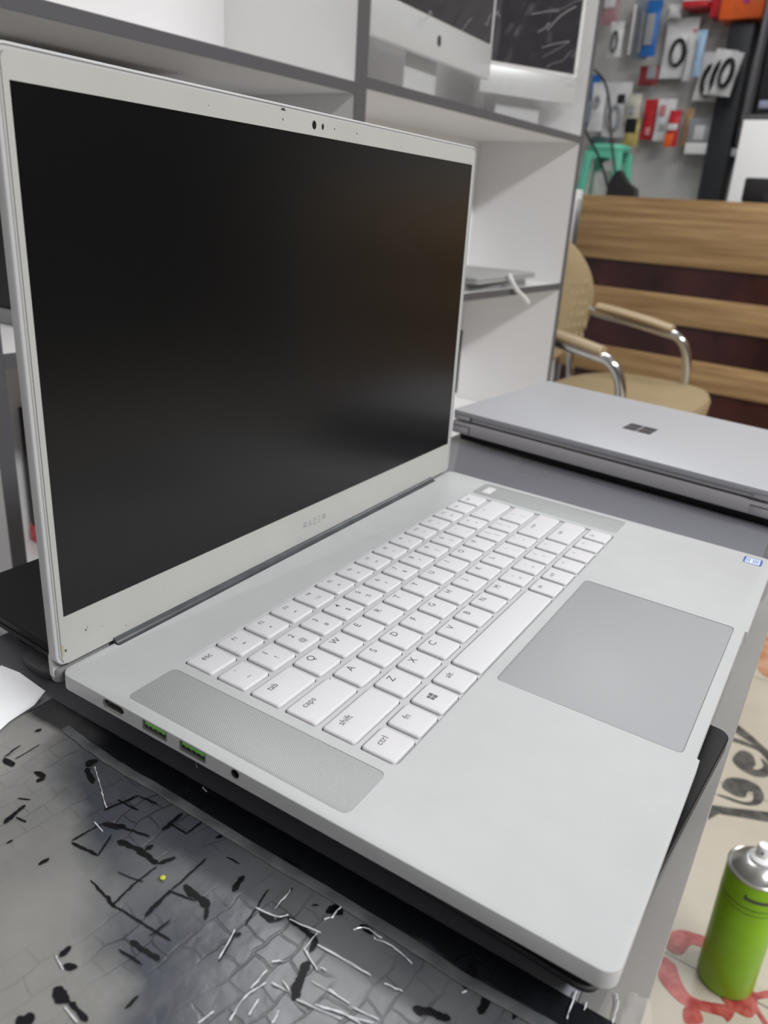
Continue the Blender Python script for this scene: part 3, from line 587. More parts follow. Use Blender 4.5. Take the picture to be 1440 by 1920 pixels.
# black patches where the film clings to the table, and raised wrap creases with glints painted white
PATCH =  [([(-25.1, 239.0), (-25.8, 232.1)], 1.51), ([(-24.7, 239.7), (-16.1, 240.8)], 0.54), ([(-23.1, 235.1), (-11.2, 235.4)], 0.43), ([(-22.7, 223.1), (-22.0, 218.4), (-25.8, 217.2)], 2.33), ([(-46.2, 208.3), (-36.0, 210.4)], 1.36), ([(-41.7, 207.8), (-41.0, 202.6)], 0.79), ([(-50.7, 182.7), (-46.8, 182.3)], 1.29), ([(-51.3, 199.4), (-48.9, 199.2)], 0.95), ([(-37.5, 182.1), (-36.0, 169.8)], 0.77), ([(-37.1, 182.6), (-25.2, 180.6)], 0.77), ([(-25.2, 180.6), (-21.6, 172.6)], 2.37), ([(-36.0, 169.8), (-26.7, 173.9)], 0.47), ([(-8.5, 209.9), (-3.3, 209.8)], 2.81), ([(-9.0, 209.2), (-13.4, 199.9)], 1.72), ([(-0.1, 205.6), (-1.2, 194.1)], 1.75), ([(-13.7, 185.9), (-12.7, 175.4)], 0.51), ([(-20.5, 185.5), (-7.4, 181.2)], 0.81), ([(-7.4, 181.2), (-6.1, 172.4)], 0.52), ([(-22.6, 177.2), (-19.6, 162.3)], 0.79), ([(-27.7, 169.9), (-25.7, 161.1), (-26.4, 151.0)], 2.12), ([(-26.4, 151.0), (-20.5, 148.0)], 1.13), ([(-47.5, 149.7), (-37.6, 150.7), (-27.2, 150.2)], 0.53), ([(-24.7, 158.8), (-21.3, 158.4)], 1.53), ([(-14.4, 160.9), (-3.8, 161.4)], 1.18), ([(-10.4, 161.0), (-10.6, 152.6)], 0.5), ([(-10.6, 152.6), (-2.3, 152.6)], 0.59), ([(-5.6, 142.8), (-2.7, 142.1)], 1.77), ([(-0.7, 139.4), (-1.3, 134.9)], 1.78), ([(-44.0, 138.0), (-38.1, 138.7), (-31.7, 139.1)], 1.22), ([(-31.7, 139.1), (-14.5, 139.0)], 0.54), ([(-27.5, 137.1), (-28.8, 124.2)], 2.19), ([(-33.4, 121.7), (-29.1, 124.6)], 1.22), ([(-45.7, 154.4), (-47.3, 148.6)], 1.07), ([(-36.9, 159.3), (-34.7, 148.7)], 0.28), ([(-46.9, 149.7), (-45.5, 125.0)], 0.44), ([(-48.4, 131.4), (-39.9, 130.7)], 0.42), ([(-32.3, 139.8), (-29.6, 128.9)], 0.36), ([(-19.7, 121.8), (-12.4, 123.4)], 1.64), ([(-9.8, 133.8), (-9.3, 128.0)], 0.38), ([(-27.3, 109.9), (-11.6, 112.7)], 0.44), ([(-16.8, 106.1), (-6.3, 106.4)], 0.45), ([(-20.5, 109.4), (-20.5, 103.1)], 1.6), ([(-20.5, 103.1), (-15.9, 101.2)], 0.88), ([(-16.7, 100.6), (-17.9, 87.6)], 1.24), ([(-17.9, 87.6), (-22.8, 87.2)], 1.9), ([(-25.5, 85.2), (-31.6, 83.7), (-38.5, 81.5)], 2.69), ([(-41.9, 108.0), (-32.3, 110.0)], 0.5), ([(-32.8, 110.7), (-30.3, 109.0)], 1.37), ([(-7.8, 91.1), (-3.2, 89.3)], 3.05), ([(-8.2, 97.0), (-6.8, 95.1)], 0.72), ([(1.7, 117.4), (2.0, 109.8)], 2.12), ([(-5.1, 79.4), (-5.5, 73.9)], 1.95), ([(-56.8, 135.8), (-56.6, 126.1)], 0.5), ([(-52.8, 135.0), (-52.0, 122.9)], 1.18), ([(-69.0, 147.9), (-64.7, 148.3)], 1.8), ([(-70.0, 144.7), (-68.3, 140.8)], 1.62), ([(-76.2, 140.8), (-76.7, 133.7)], 3.15), ([(-76.7, 133.7), (-77.3, 125.0)], 1.55), ([(-89.2, 140.4), (-84.8, 138.2)], 3.0), ([(-68.9, 119.2), (-63.9, 119.2)], 0.77), ([(-44.5, 163.7), (-46.4, 153.5)], 0.55), ([(-35.6, 215.7), (-33.1, 211.2)], 0.51), ([(-7.5, 243.9), (-4.7, 243.2)], 1.13), ([(-4.9, 40.4), (4.9, 42.3)], 2.48), ([(-9.7, 33.1), (-0.4, 33.3)], 1.76), ([(-5.3, 24.1), (-0.0, 24.6)], 0.8), ([(-19.6, 50.7), (-17.8, 45.2), (-16.3, 39.7)], 2.41), ([(-0.3, 20.5), (-0.6, 15.3)], 3.23), ([(-6.6, 90.3), (-2.7, 88.6)], 3.6), ([(-4.8, 79.1), (-5.0, 74.2)], 1.77)]
GLINT_LINES =  [[(-7.1, 206.8), (-11.9, 197.9), (-15.6, 191.9), (-19.1, 185.9)], [(19.3, 176.8), (17.3, 174.2)], [(10.7, 164.9), (10.0, 162.2)], [(-26.5, 183.4), (-27.8, 177.5)], [(-20.1, 111.4), (-18.8, 103.4), (-15.9, 101.2)], [(-17.2, 99.6), (-15.3, 88.4)], [(-19.4, 86.5), (-18.6, 75.6), (-18.4, 66.7)], [(-30.6, 80.8), (-29.8, 67.1)], [(-38.0, 80.8), (-35.2, 66.3)], [(-32.6, 94.4), (-30.3, 92.0)], [(-38.2, 89.9), (-37.2, 84.0), (-35.6, 87.8)], [(-54.3, 92.5), (-46.1, 93.6), (-38.8, 91.4)], [(-50.0, 89.2), (-44.4, 89.8)], [(-59.9, 99.1), (-54.9, 98.2)], [(-69.6, 148.8), (-71.1, 143.9)], [(-78.6, 133.6), (-79.2, 127.0)], [(-36.1, 75.3), (-34.7, 70.4), (-30.7, 57.9)], [(-47.8, 82.0), (-43.9, 82.7)], [(-8.7, 88.8), (-2.7, 88.6)], [(-8.1, 80.1), (-4.9, 77.4), (-5.2, 71.0)], [(-41.6, 108.3), (-30.8, 111.3)], [(-16.8, 106.1), (-7.7, 106.5)], [(-24.3, 86.0), (-23.1, 89.1), (-26.6, 81.3)], [(-23.1, 89.1), (-15.9, 89.1)], [(-35.7, 94.0), (-43.2, 94.0)], [(-10.5, 90.3), (-7.8, 88.4)], [(-35.5, 73.7), (-33.5, 67.4), (-33.0, 61.1)], [(-29.7, 75.0), (-29.9, 68.0)], [(-19.3, 85.5), (-18.4, 66.7)], [(-6.7, 73.1), (-5.6, 66.6), (-7.2, 58.2)], [(-18.2, 61.9), (-17.1, 55.9)], [(-30.3, 65.7), (-28.8, 57.3)], [(4.6, 10.8), (14.8, 11.3)], [(10.2, 7.2), (13.3, 7.4)], [(-6.9, 40.8), (-5.4, 39.9)], [(21.4, 0.5), (18.1, -0.9), (11.2, -1.3)], [(-25.4, 81.1), (-25.1, 79.2)]]
g = Geo()
for pts, wd in PATCH:
    Q = [Vector((a, b)) for a, b in pts]; wd = wd * (1.15 if wd > 1.6 else 1.35)
    Q2 = []
    for a, b in zip(Q, Q[1:]):
        m_ = max(2, int((b - a).length / .7)); Q2 += [a.lerp(b, k / m_) for k in range(m_)]
    Q2.append(Q[-1]); Ls = []; w1 = w2 = 1.0; off = 0
    for i, p in enumerate(Q2):
        d = (Q2[min(i + 1, len(Q2) - 1)] - Q2[max(i - 1, 0)]).normalized(); nn = Vector((-d.y, d.x))
        w1 += rnd.uniform(-.28, .28) - (w1 - 1) * .25; w2 += rnd.uniform(-.28, .28) - (w2 - 1) * .25; off += rnd.uniform(-.12, .12) - off * .2
        tp = min(1, (i + .6) / 2.2, (len(Q2) - i - .4) / 2.2)
        Ls += [p + nn * (wd / 2 * max(w1, .25) * tp + off), p - nn * (wd / 2 * max(w2, .25) * tp - off)]
    z = ZT_ + .93
    g.add([(p.x, p.y, z) for p in Ls], [[2 * i, 2 * i + 1, 2 * i + 3, 2 * i + 2] for i in range(len(Q2) - 1)])
t.part('clinging_patch', g, mat('glossy black film', (.006, .006, .008, 1), .42, 0, .18), label='glossy black patches where the wrap clings', stuff=True)
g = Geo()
for pts in GLINT_LINES:
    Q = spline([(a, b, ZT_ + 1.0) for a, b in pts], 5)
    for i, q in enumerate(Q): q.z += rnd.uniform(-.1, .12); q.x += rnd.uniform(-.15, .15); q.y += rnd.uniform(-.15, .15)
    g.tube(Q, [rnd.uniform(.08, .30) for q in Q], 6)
t.part('crease', g, mat('white painted glint', (.78, .79, .82, 1), .15, 0, .9), label='sharp shiny creases in the wrap', stuff=True)  # bright white colour stands in for lamp glints along the creases
# grey fold of the film running beside the laptop
g = Geo(); Pp = spline([(2, 236, 0), (0, 214.6, 0), (-.6, 199, 0), (-.2, 177, 0), (-.7, 150, 0), (-1.2, 118, 0), (-.8, 90, 0), (-1.6, 56, 0), (-2.2, 42, 0), (-1.2, 20, 0), (-.6, 4, 0), (-.6, -9, 0)], 4)
g.add([(p.x + dx + rnd.uniform(-.25, .25), p.y, ZT_ + .95 + dz) for p in Pp for dx, dz in ((-2.3, 0), (-1.7, .4), (1.5, .45), (2.1, 0))], [[i * 4 + k, i * 4 + k + 1, i * 4 + k + 5, i * 4 + k + 4] for i in range(len(Pp) - 1) for k in range(3)])
t.part('fold', g, mat('grey folded film', (.095, .102, .108, 1), .3, noise=.35, nscale=90), label='grey band of doubled film')
# loose clear flap at the front corner
g = Geo(); vs = []
for i in range(9):
    for k in range(9):
        vs.append((11.5 + i * 1.7 + rnd.uniform(-.5, .5), -3 - k * 1.1 + rnd.uniform(-.3, .3), ZT_ + 1.2 - (max(0, k - 5) ** 1.5) * 1.6 + rnd.uniform(-.4, .8)))
g.add(vs, [[i * 9 + k, (i + 1) * 9 + k, (i + 1) * 9 + k + 1, i * 9 + k + 1] for i in range(8) for k in range(8)])
t.part('clear_flap', g, mat('thin clear film', (.9, .88, .85, 1), .15, alpha=.13), smooth=60)
# specks
g = Geo(); g.lathe([(.2, 0), (.9, .3), (1, .8), (.3, 1.2)], (-30, 144.6, ZT_ + .9), 8); solo('crumb', 'tiny yellow crumb lying on the plastic sheet', 'crumb', g, mat('yellow crumb', (.5, .5, .05, 1), .6), (-30, 144.6, ZT_ + .8), 'L')

g = Geo(); P = [(-60, 300), (11, 293), (12.6, 282), (10.8, 261), (3, 258.6), (-10, 257), (-60, 240)]
g.layers([[(a, b, z + (2.2 if a > 5 else 0)) for a, b in P] for z in (-29.6, -29.4)])
solo('paper', 'white sheet of paper lying on the table left of the laptop\'s rear corner', 'paper', g, PAPER, (-20, 270, -30), 'L')

# ---------------------------------------------------------------- black laptop lying under the white one
t = Thing('laptop', 'black laptop lying underneath the open white laptop, poking out front and back', 'laptop', (90, 170, ZT_), 'L')
def quad(A, B, Cc, D, z0, z1, r=6, b=.8):
    g = Geo(); P = [Vector(p) for p in (A, B, Cc, D)]
    def ring(d, z):
        out = []; c = sum(P, Vector((0, 0))) / 4
        for i in range(4):
            p, a, q = P[i], P[i - 1], P[(i + 1) % 4]; u = (a - p).normalized(); v = (q - p).normalized(); p = p + (u + v) * d
            for k in range(6):
                tt = k / 5; out.append((p + u * (r - d) * (1 - tt) ** 2 + v * (r - d) * tt ** 2).to_3d() + Vector((0, 0, z)))
        return out
    g.layers([ring(b, z0), ring(0, z0 + b), ring(0, z1 - b), ring(b, z1)]); return g
q4 = ((165.5, -7.6), (182, 353), (27, 353), (7, 5))
t.part('base', quad(*q4, -21, -18.5, 7, .6), BLKM); t.part('lid', quad(*[(a + (.6 if a < 90 else -.6), b) for a, b in q4], -18.2, -14.2, 7, .5), mat('black satin lid', (.008, .008, .010, 1), .4, 0, .2))
for x, y in ((40, 296), (150, 300), (40, 40), (150, 30)):
    g = Geo(); g.rbox(x - 9, y - 16, x + 9, y + 16, -30.3, -21.1, 5, 1); t.part('foot', g, RUB)
t2 = Thing('adapter', 'small grey rounded box under the rear corner of the black laptop', 'adapter', (32, 272, ZT_), 'L')
g = Geo(); g.rbox(19, 268, 60, 289, -30.4, -27.6, 6, 1); t2.part('shell', g, mat('mid grey shell', (.16, .16, .165, 1), .5)); g = Geo(); g.rbox(17.5, 266.5, 60, 291, -27.5, -24.4, 7, .8); t2.part('cover', g, mat('dark grey cover', (.10, .10, .105, 1), .45))

# ---------------------------------------------------------------- silver laptops stacked at the right rear
ang = -4.0
def oriented(A, ang):
    return Matrix.Translation(A) @ Matrix.Rotation(math.radians(ang), 4, 'Z')
MO = oriented((529.8, 320.4, 0), -4.2)
def stack(name, label, z0, z1, spine, logo):
    t = Thing(name, label, 'laptop', (630, 160, z0), 'L', extra=None)
    h = z1 - z0
    def G(): q = Geo(); q.m = MO; return q
    # local frame: x = depth away from hinge, y = minus width
    if logo:
        g = G(); g.rbox(0, -308, 224, 0, z0 + h * .42, z1, 3.5, .35); ld = t.part('lid', g, SILV)
        g = G(); g.rbox(1.5, -306, 222, -2, z0, z0 + h * .36, 3.5, .5); t.part('base', g, SILVD)
    else:
        g = G(); g.rbox(0, -330, 226, 0, z0, z1, 3.5, .8); ld = t.part('lid', g, SILVD)
        g = G(); g.rbox(7, -326, 220, -6, z0 - 7.4, z0 - .1, 4, .6); t.part('base', g, RUB, label='black rubber footed underside')
    for a, b in ((-20, -2), (-306, -289)):
        g = G(); g.box(-.35, a, z0 + h * (.05 if logo else .12), .6, b, z0 + h * (.5 if logo else .62), .25); t.part('hinge_cover', g, mat('hinge cover silver', (.45, .44, .455, 1), .35, .3))
        g = G(); g.box(-.2, a - 1.0, z0 + h * .05, .4, a - .2, z0 + h * (.5 if logo else .7)); g.box(-.2, a - .8, z0 + h * (.64 if not logo else .5), .4, b, z0 + h * (.7 if not logo else .53)); t.part('hinge_seam', g, BLK)
    if logo:
        g = G()
        for i in (0, 1):
            for j in (0, 1):
                x = 86 + i * 14.6; y = -172.6 + j * 14.6; g.box(x, y, z1 + .02, x + 13.6, y + 13.6, z1 + .09)
        t.part('logo', g, mat('mirror grey logo', (.10, .105, .115, 1), .2, .6), parent=ld, label='dark mirrored four-square logo')
    return t
stack('laptop', 'silver laptop with a dark four-square logo on its closed lid, top of the stack', -9.1, 0, True, True)
stack('laptop', 'silver closed laptop directly beneath the one with the four-square logo', -23, -11.0, True, False)
g = Geo(); g.m = MO; g.box(20, -290, -10.9, 210, -15, -9.2); solo('rubber_pad', 'thin black pad between the two stacked silver laptops', 'pad', g, RUB, (630, 160, -10.9), 'L')

# small metal bit at the white laptop's right front
g = Geo(); g.rbox(362, 3, 384, 12, ZT_ + .3, ZT_ + 9, 3, .8); g.cur = 1; g.box(361.4, 5, ZT_ + 3, 362.2, 9, ZT_ + 6.5)
solo('usb_stick', 'small silver plug lying by the white laptop\'s right front corner', 'usb stick', g, [STEEL, BLK], (370, 8, ZT_), 'L')

# ---------------------------------------------------------------- THE WHITE LAPTOP
W, H = 355., 235.
LAP = Thing('laptop', 'open white laptop with black screen, white keyboard and large grey touchpad', 'laptop', (177, 117, -13.6), 'L')
g = Geo()
def outline(d, z):
    P = []
    P += [(x, y) for x, y in rr(d, d, W - d, H - d, 5.5 - min(d, 3), 8)]
    return [(x, y, z) for x, y in P]
g.layers([outline(9, -12.2), outline(7, -11.6), outline(1.2, -7.8), outline(0, -6.7), outline(0, -.35), outline(.12, -.1), outline(.38, 0)])
base = LAP.part('base', g, [WHITE, DARKG])
# key layout
U, V, KW, KH, X0, YB = 18.87, 18.16, 16.35, 15.1, 37.5, 200.9
ROWS = [
 [('esc', 1), ('F1', 1), ('F2', 1), ('F3', 1), ('F4', 1), ('F5', 1), ('F6', 1), ('F7', 1), ('F8', 1), ('F9', 1), ('F10', 1), ('F11', 1), ('F12', 1), ('ins', 1), ('del', 1)],
 [('` ~', 1), ('1 !', 1), ('2 @', 1), ('3 #', 1), ('4 $', 1), ('5 %', 1), ('6 ^', 1), ('7 &', 1), ('8 *', 1), ('9 (', 1), ('0 )', 1), ('- _', 1), ('= +', 1), ('bksp', 2)],
 [('tab', 1.5)] + [(c, 1) for c in 'QWERTYUIOP'] + [('[ {', 1), ('] }', 1), ('\\ |', 1.5)],
 [('caps', 1.75)] + [(c, 1) for c in 'ASDFGHJKL'] + [('; :', 1), ("' \"", 1), ('enter', 2.25)],
 [('shift', 2)] + [(c, 1) for c in 'ZXCVBNM'] + [(', <', 1), ('. >', 1), ('/ ?', 1), ('up', 1), ('shift', 2)],
 [('ctrl', 1), ('fn', 1), ('win', 1), ('alt', 1), ('space', 5), ('alt', 1), ('ctrl', 1), ('left', 1), ('down', 1), ('right', 1), ('fn', 1)]]
KEYS = []
for r, row in enumerate(ROWS):
    u = 0
    for s, wd in row:
        x0 = X0 + u * U; KEYS.append((s, r, x0, YB - r * V - KH, x0 + wd * U - (U - KW), YB - r * V)); u += wd
WELL = -.75
cA = Geo(); cA.rbox(36.6, 93.7, W - 36.6, 202.3, WELL, 3, 3.2, 0)
for x0, x1 in ((5.5, 31.3), (W - 31.3, W - 5.5)): cA.rbox(x0 - .12, 94.6, x1 + .12, 201.2, -.28, 3, 3, 0)
cA.rbox(113.9, 6.6, 241.1, 88.2, -.5, 3, 2.6, 0)
cA.rbox(114.4, -6, 240.7, 1.5, -14, 3, 1.2, 0)
cA.rbox(28.4, 231.8, 326.6, 240, -14, 3, .8, 0)
def slot(g, y0, y1, z0, z1, r, x0=-2, x1=9):
    P = rr(y0, z0, y1, z1, r, 5); g.layers([[(x0, a, b) for a, b in P], [(x1, a, b) for a, b in P]])
cA2 = Geo()
PORTS = {'pwr': (196.6, 208.6, -5.0, -.75, 2.1), 'u1': (173.2, 186.2, -5.15, -.7, .35), 'u2': (153.4, 166.6, -5.15, -.7, .35)}
for k in PORTS: slot(cA2, *PORTS[k])
slot(cA2, 137.4, 141.2, -4.35, -.55, 1.88)
cB = Geo()
for s, r, x0, y0, x1, y1 in KEYS: cB.rbox(x0 - .42, y0 - .42, x1 + .42, y1 + .42, -3.4, 3, 1.9, 0, 4)
boolean(base, [(cA, WHITE, LAP.org), (cA2, DARKG, LAP.org), (cB, DARKG, LAP.org)], [WHITE, DARKG])
oz = LAP.org
for p in base.data.polygons:   # shade in the key holes painted as dark faces; port insides dark too
    c = p.center / S + Vector(oz)
    if (c.z < -1.2 and 37 < c.x < W - 37 and 94 < c.y < 202 and c.z > -3.6) or (.5 < c.x < 9.2 and 130 < c.y < 212 and -5.3 < c.z < -.4): p.material_index = 1
# keys
def key_geo(x0, y0, x1, y1):
    g = Geo(); q = lambda d, z, rr_: [(x, y, z) for x, y in rr(x0 + d, y0 + d, x1 - d, y1 - d, rr_, 5)]
    g.layers([q(0, -2.6, 1.5), q(0, -.25, 1.5), q(.12, .1, 1.45), q(.5, .42, 1.3), q(.85, .5, 1.1)]); return g
KT = .5
def icon(g, kind, cx, cy, s=1.0):
    z = KT + .02; tri = lambda a: g.add([(cx + p[0] * s, cy + p[1] * s, z) for p in a], [list(range(len(a)))])
    if kind in ('mute', 'voldn', 'volup'):
        tri([(-1.1, -.35), (-.6, -.35), (0, -.95), (0, .95), (-.6, .35), (-1.1, .35)])
        if kind != 'mute': tri([(.4, -.4), (.6, -.4), (.6, .4), (.4, .4)])
        if kind == 'volup': tri([(.9, -.7), (1.1, -.7), (1.1, .7), (.9, .7)])
        if kind == 'mute': tri([(.3, -.4), (.5, -.55), (1.2, .4), (1.0, .5)]); tri([(1.0, -.5), (1.2, -.4), (.5, .5), (.3, .4)])
    elif kind == 'disp':
        for a in ((-2.4, -.9, 2.4, -.7), (-2.4, .7, 2.4, .9), (-2.4, -.9, -2.2, .9), (2.2, -.9, 2.4, .9), (.2, -.9, .4, .9)): tri([(a[0], a[1]), (a[2], a[1]), (a[2], a[3]), (a[0], a[3])])
        tri([(1.0, -.4), (1.7, 0), (1.0, .4)])
    elif kind == 'prev': tri([(.1, 0), (1.1, -.8), (1.1, .8)]); tri([(-1, 0), (0, -.8), (0, .8)]); tri([(-1.3, -.8), (-1.05, -.8), (-1.05, .8), (-1.3, .8)])
    elif kind == 'play': tri([(-1, -.8), (.1, 0), (-1, .8)]); tri([(.35, -.8), (.6, -.8), (.6, .8), (.35, .8)]); tri([(.85, -.8), (1.1, -.8), (1.1, .8), (.85, .8)])
    elif kind == 'next': tri([(-.1, 0), (-1.1, .8), (-1.1, -.8)]); tri([(1, 0), (0, .8), (0, -.8)]); tri([(1.3, -.8), (1.05, -.8), (1.05, .8), (1.3, .8)])
    elif kind == 'sun':
        tri([(.45 * math.cos(a), .45 * math.sin(a)) for a in [k * math.tau / 8 for k in range(8)]])
        for k in range(8):
            a = k * math.tau / 8; c, s_ = math.cos(a), math.sin(a); tri([(.7 * c - .08 * s_, .7 * s_ + .08 * c), (.7 * c + .08 * s_, .7 * s_ - .08 * c), (1.1 * c + .08 * s_, 1.1 * s_ - .08 * c), (1.1 * c - .08 * s_, 1.1 * s_ + .08 * c)])
    elif kind == 'win':
        for a in ((-1.75, -.1, -.15, 1.45, .18), (.1, -.1, 2.0, 1.7, .0), (-1.75, -1.9, -.15, -.35, .18), (.1, -2.15, 2.0, -.35, 0)):
            tri([(a[0], a[1]), (a[2], a[1]), (a[2], a[3]), (a[0], a[3])])
ICON = {'F1': 'mute', 'F2': 'voldn', 'F3': 'volup', 'F4': 'disp', 'F5': 'prev', 'F6': 'play', 'F7': 'next', 'F8': 'sun', 'F9': 'sun', 'F10': 'sun', 'F11': 'sun'}
for s, r, x0, y0, x1, y1 in KEYS:
    k = LAP.part('key', key_geo(x0, y0, x1, y1), KEYW)
    if s == 'space': continue
    g = Geo(); cx = (x0 + x1) / 2; cy = (y0 + y1) / 2; z = KT + .02; up = cy + 3.4
    if s in ('tab', 'caps', 'shift') and x0 < 60: put_text(g, s, 4.3, x0 + 6.2, up - .4, z, align='l')
    elif s == 'win': g.v = []; icon(g, 'win', cx - .3, cy + 1.6, 1.05)
    elif s in ('esc', 'ctrl', 'fn', 'alt', 'ins', 'del', 'bksp', 'enter', 'shift'):
        if s == 'bksp': put_text(g, '<-', 3.6, cx - 3, up, z)
        else: put_text(g, s, 4.3 if x0 < 120 else 3.6, cx - (0 if x0 < 200 else min(3, (x1 - x0) / 8)), up - .4, z)
    elif s in ('up', 'down', 'left', 'right'): put_text(g, {'up': '^', 'down': 'v', 'left': '<', 'right': '>'}[s], 3.4, cx, up, z)
    elif s[0] == 'F' and len(s) > 1:
        put_text(g, s, 3.2, cx, up + .2, z)
        if s in ICON: icon(g, ICON[s], cx + .2, cy - 2.2, .85)
        else: put_text(g, 'prt', 2.6, cx, cy - 2.2, z)
    elif ' ' in s:
        a, b = s.split(' '); put_text(g, a, 4.6, cx - .3, up, z); put_text(g, b, 4.0, cx + .4, cy - 2.6, z)
    else: put_text(g, s, 5.2, cx, up, z)
    if s == 'caps': g.lathe([(.35, z - .02), (.35, z)], (x1 - 1.6, y1 - 1.6, 0), 10)
    if g.v: LAP.part('legend', g, INKL if s == 'win' else INK, parent=k, smooth=0)
for x0, x1, sd in ((5.5, 31.3, 0), (W - 31.3, W - 5.5, 1)):
    g = Geo(); g.rbox(x0, 94.72, x1, 201.08, -.7, -.1, 2.9, .05); gr = LAP.part('speaker_grille', g, GRILLE)
    if sd:
        g = Geo(); g.rbox(329.6, 189.9, 343.6, 196.2, -.3, .18, 1.2, .2); LAP.part('power_button', g, KEYW)
g = Geo(); g.rbox(114.25, 6.95, 240.75, 87.85, -.7, -.12, 2.3, .08); LAP.part('touchpad', g, PAD)
# ports on the left flank
for k in ('u1', 'u2'):
    y0, y1, z0, z1, r = PORTS[k]
    g = Geo(); O_ = rr(y0, z0, y1, z1, r, 3); I_ = rr(y0 + .7, z0 + .6, y1 - .5, z1 - .4, .2, 3); n_ = len(O_)
    g.add([(.15, a, b) for a, b in O_] + [(.15, a, b) for a, b in I_] + [(7, a, b) for a, b in I_], [[i, (i + 1) % n_, n_ + (i + 1) % n_, n_ + i] for i in range(n_)] + [[n_ + i, n_ + (i + 1) % n_, 2 * n_ + (i + 1) % n_, 2 * n_ + i] for i in range(n_)])
    p = LAP.part('usb_port', g, STEEL)
    g = Geo(); g.box(.35, y0 + .9, -2.75, 6.5, y1 - .9, -1.25, .15); LAP.part('tongue', g, GREEN, parent=p, label='green plastic tongue')
    g = Geo()
    for i in range(4): g.box(.4, y0 + 2.0 + i * 2.6, -3.3, 5, y0 + 3.0 + i * 2.6, -2.77)
    LAP.part('contact', g, STEEL, parent=p)
y0, y1, z0, z1, r = PORTS['pwr']; g = Geo(); O_ = rr(y0, z0, y1, z1, r, 6); I_ = rr(y0 + .5, z0 + .5, y1 - .5, z1 - .5, r - .5, 6); n_ = len(O_)
g.add([(.2, a, b) for a, b in O_] + [(.35, a, b) for a, b in I_] + [(5, a, b) for a, b in I_], [[i, (i + 1) % n_, n_ + (i + 1) % n_, n_ + i] for i in range(n_)] + [[n_ + i, n_ + (i + 1) % n_, 2 * n_ + (i + 1) % n_, 2 * n_ + i] for i in range(n_)])
p = LAP.part('power_port', g, STEEL)
g = Geo(); g.rbox(-4.4, -.55, 4.4, .55, 0, 4, .5, .1); g.v = [Vector((1.2 + v.z, (y0 + y1) / 2 + v.x, (z0 + z1) / 2 + v.y)) for v in g.v]; LAP.part('tongue', g, BLKM, parent=p)
g = Geo(); O_ = [(139.3 + 1.85 * math.cos(a), -2.45 + 1.85 * math.sin(a)) for a in [k * math.tau / 24 for k in range(24)]]; I_ = [(139.3 + 1.5 * math.cos(a), -2.45 + 1.5 * math.sin(a)) for a in [k * math.tau / 24 for k in range(24)]]
g.add([(.12, a, b) for a, b in O_] + [(.25, a, b) for a, b in I_] + [(7, a, b) for a, b in I_], [[i, (i + 1) % 24, 24 + (i + 1) % 24, 24 + i] for i in range(24)] + [[24 + i, 24 + (i + 1) % 24, 48 + (i + 1) % 24, 48 + i] for i in range(24)])
LAP.part('headphone_jack', g, BLKM)
for x in (60, 295):
    for y in (25, 205): g = Geo(); g.rbox(x - 22, y - 3, x + 22, y + 3, -13.9, -12.1, 2.5, .4); LAP.part('rubber_foot', g, RUB)
# sticker
g = Geo(); g.cur = 0; g.rbox(338.2, 6.0, 349.2, 17.0, .01, .10, .8, .02); g.cur = 1; g.rbox(339.0, 7.2, 348.4, 15.8, .08, .13, .4, .01); g.cur = 2
for i in range(6): g.box(340.6, 8.2 + i * 1.25, .13, 346.6, 8.9 + i * 1.25, .15) if i != 3 else None
LAP.part('sticker', g, [mat('blue sticker', (.02, .08, .36, 1), .4), mat('sticker white', (.62, .68, .8, 1), .4), mat('sticker ink', (.14, .2, .4, 1), .5)], label='small blue and white sticker near the right palm rest corner')
# hinge and lid
A_, B_, T_ = 237.1559, 22.4424, .0426
cT, sT = math.cos(T_), math.sin(T_)
LM = Matrix(((1, 0, 0, 0), (0, sT, -cT, A_), (0, cT, sT, B_), (0, 0, 0, 1)))   # (x, s, toward viewer) -> L
def LG(): q = Geo(); q.m = LM; return q
g = Geo(); PR = [(241, -9), (232.9, -9), (232.9, -.9), (233.3, .2), (234.2, 1.2), (235.3, 1.75), (236.15, 1.9), (236.3, -1), (241, -1)]
g.layers([[(x, a, b) for a, b in PR] for x in (29, 326)]); LAP.part('hinge', g, HINGE, label='dark grey glossy hinge strip')
for x0, x1 in ((.6, 27.6), (327.4, 354.4)):
    g = Geo(); g.rbox(x0, 236.5, x1, 242.6, -7.6, -1.2, 2.5, 1.2); LAP.part('hinge_cap', g, mat('grey hinge cap', (.20, .20, .195, 1), .5))
g = LG(); R0 = lambda d, z: [(x, y, z) for x, y in rr(d, -21.8 + d, W - d, 206.2 - d, 5 - d, 8)]
g.layers([R0(1.4, -5.1), R0(.4, -4.7), R0(0, -3.8), R0(0, -.5), R0(.25, -.12), R0(.55, 0), R0(.9, 0), R0(1.15, -.5)])
g.layers([[(x, y, z) for x, y in rr(.0, -28.6, W, -15, 3, 6)] for z in (-5.0, -4.0, -2.9)])
LAP.part('lid', g, WHITE)
g = LG(); g.layers([R0(2.0, -.9), R0(2.0, -.25), R0(2.4, -.1), R0(2.8, -.1), R0(2.9, -.55)], False); LAP.part('gasket', g, mat('grey gasket', (.4, .4, .38, 1), .6))
g = LG(); O_ = rr(3.0, -21.6, W - 3.0, 203.8, 3.2, 8); n_ = len(O_)
x0s, x1s, s0s, s1s = 5.4, 349.6, 0, 195.2
I4 = [(x1s, s0s), (x1s, s1s), (x0s, s1s), (x0s, s0s)]
vs = [(a, b, .12) for a, b in O_] + [(a, b, .12) for a, b in I4] + [(a, b, -.6) for a, b in O_] + [(a, b, -.5) for a, b in I4]; fs = []; q_ = n_ // 4
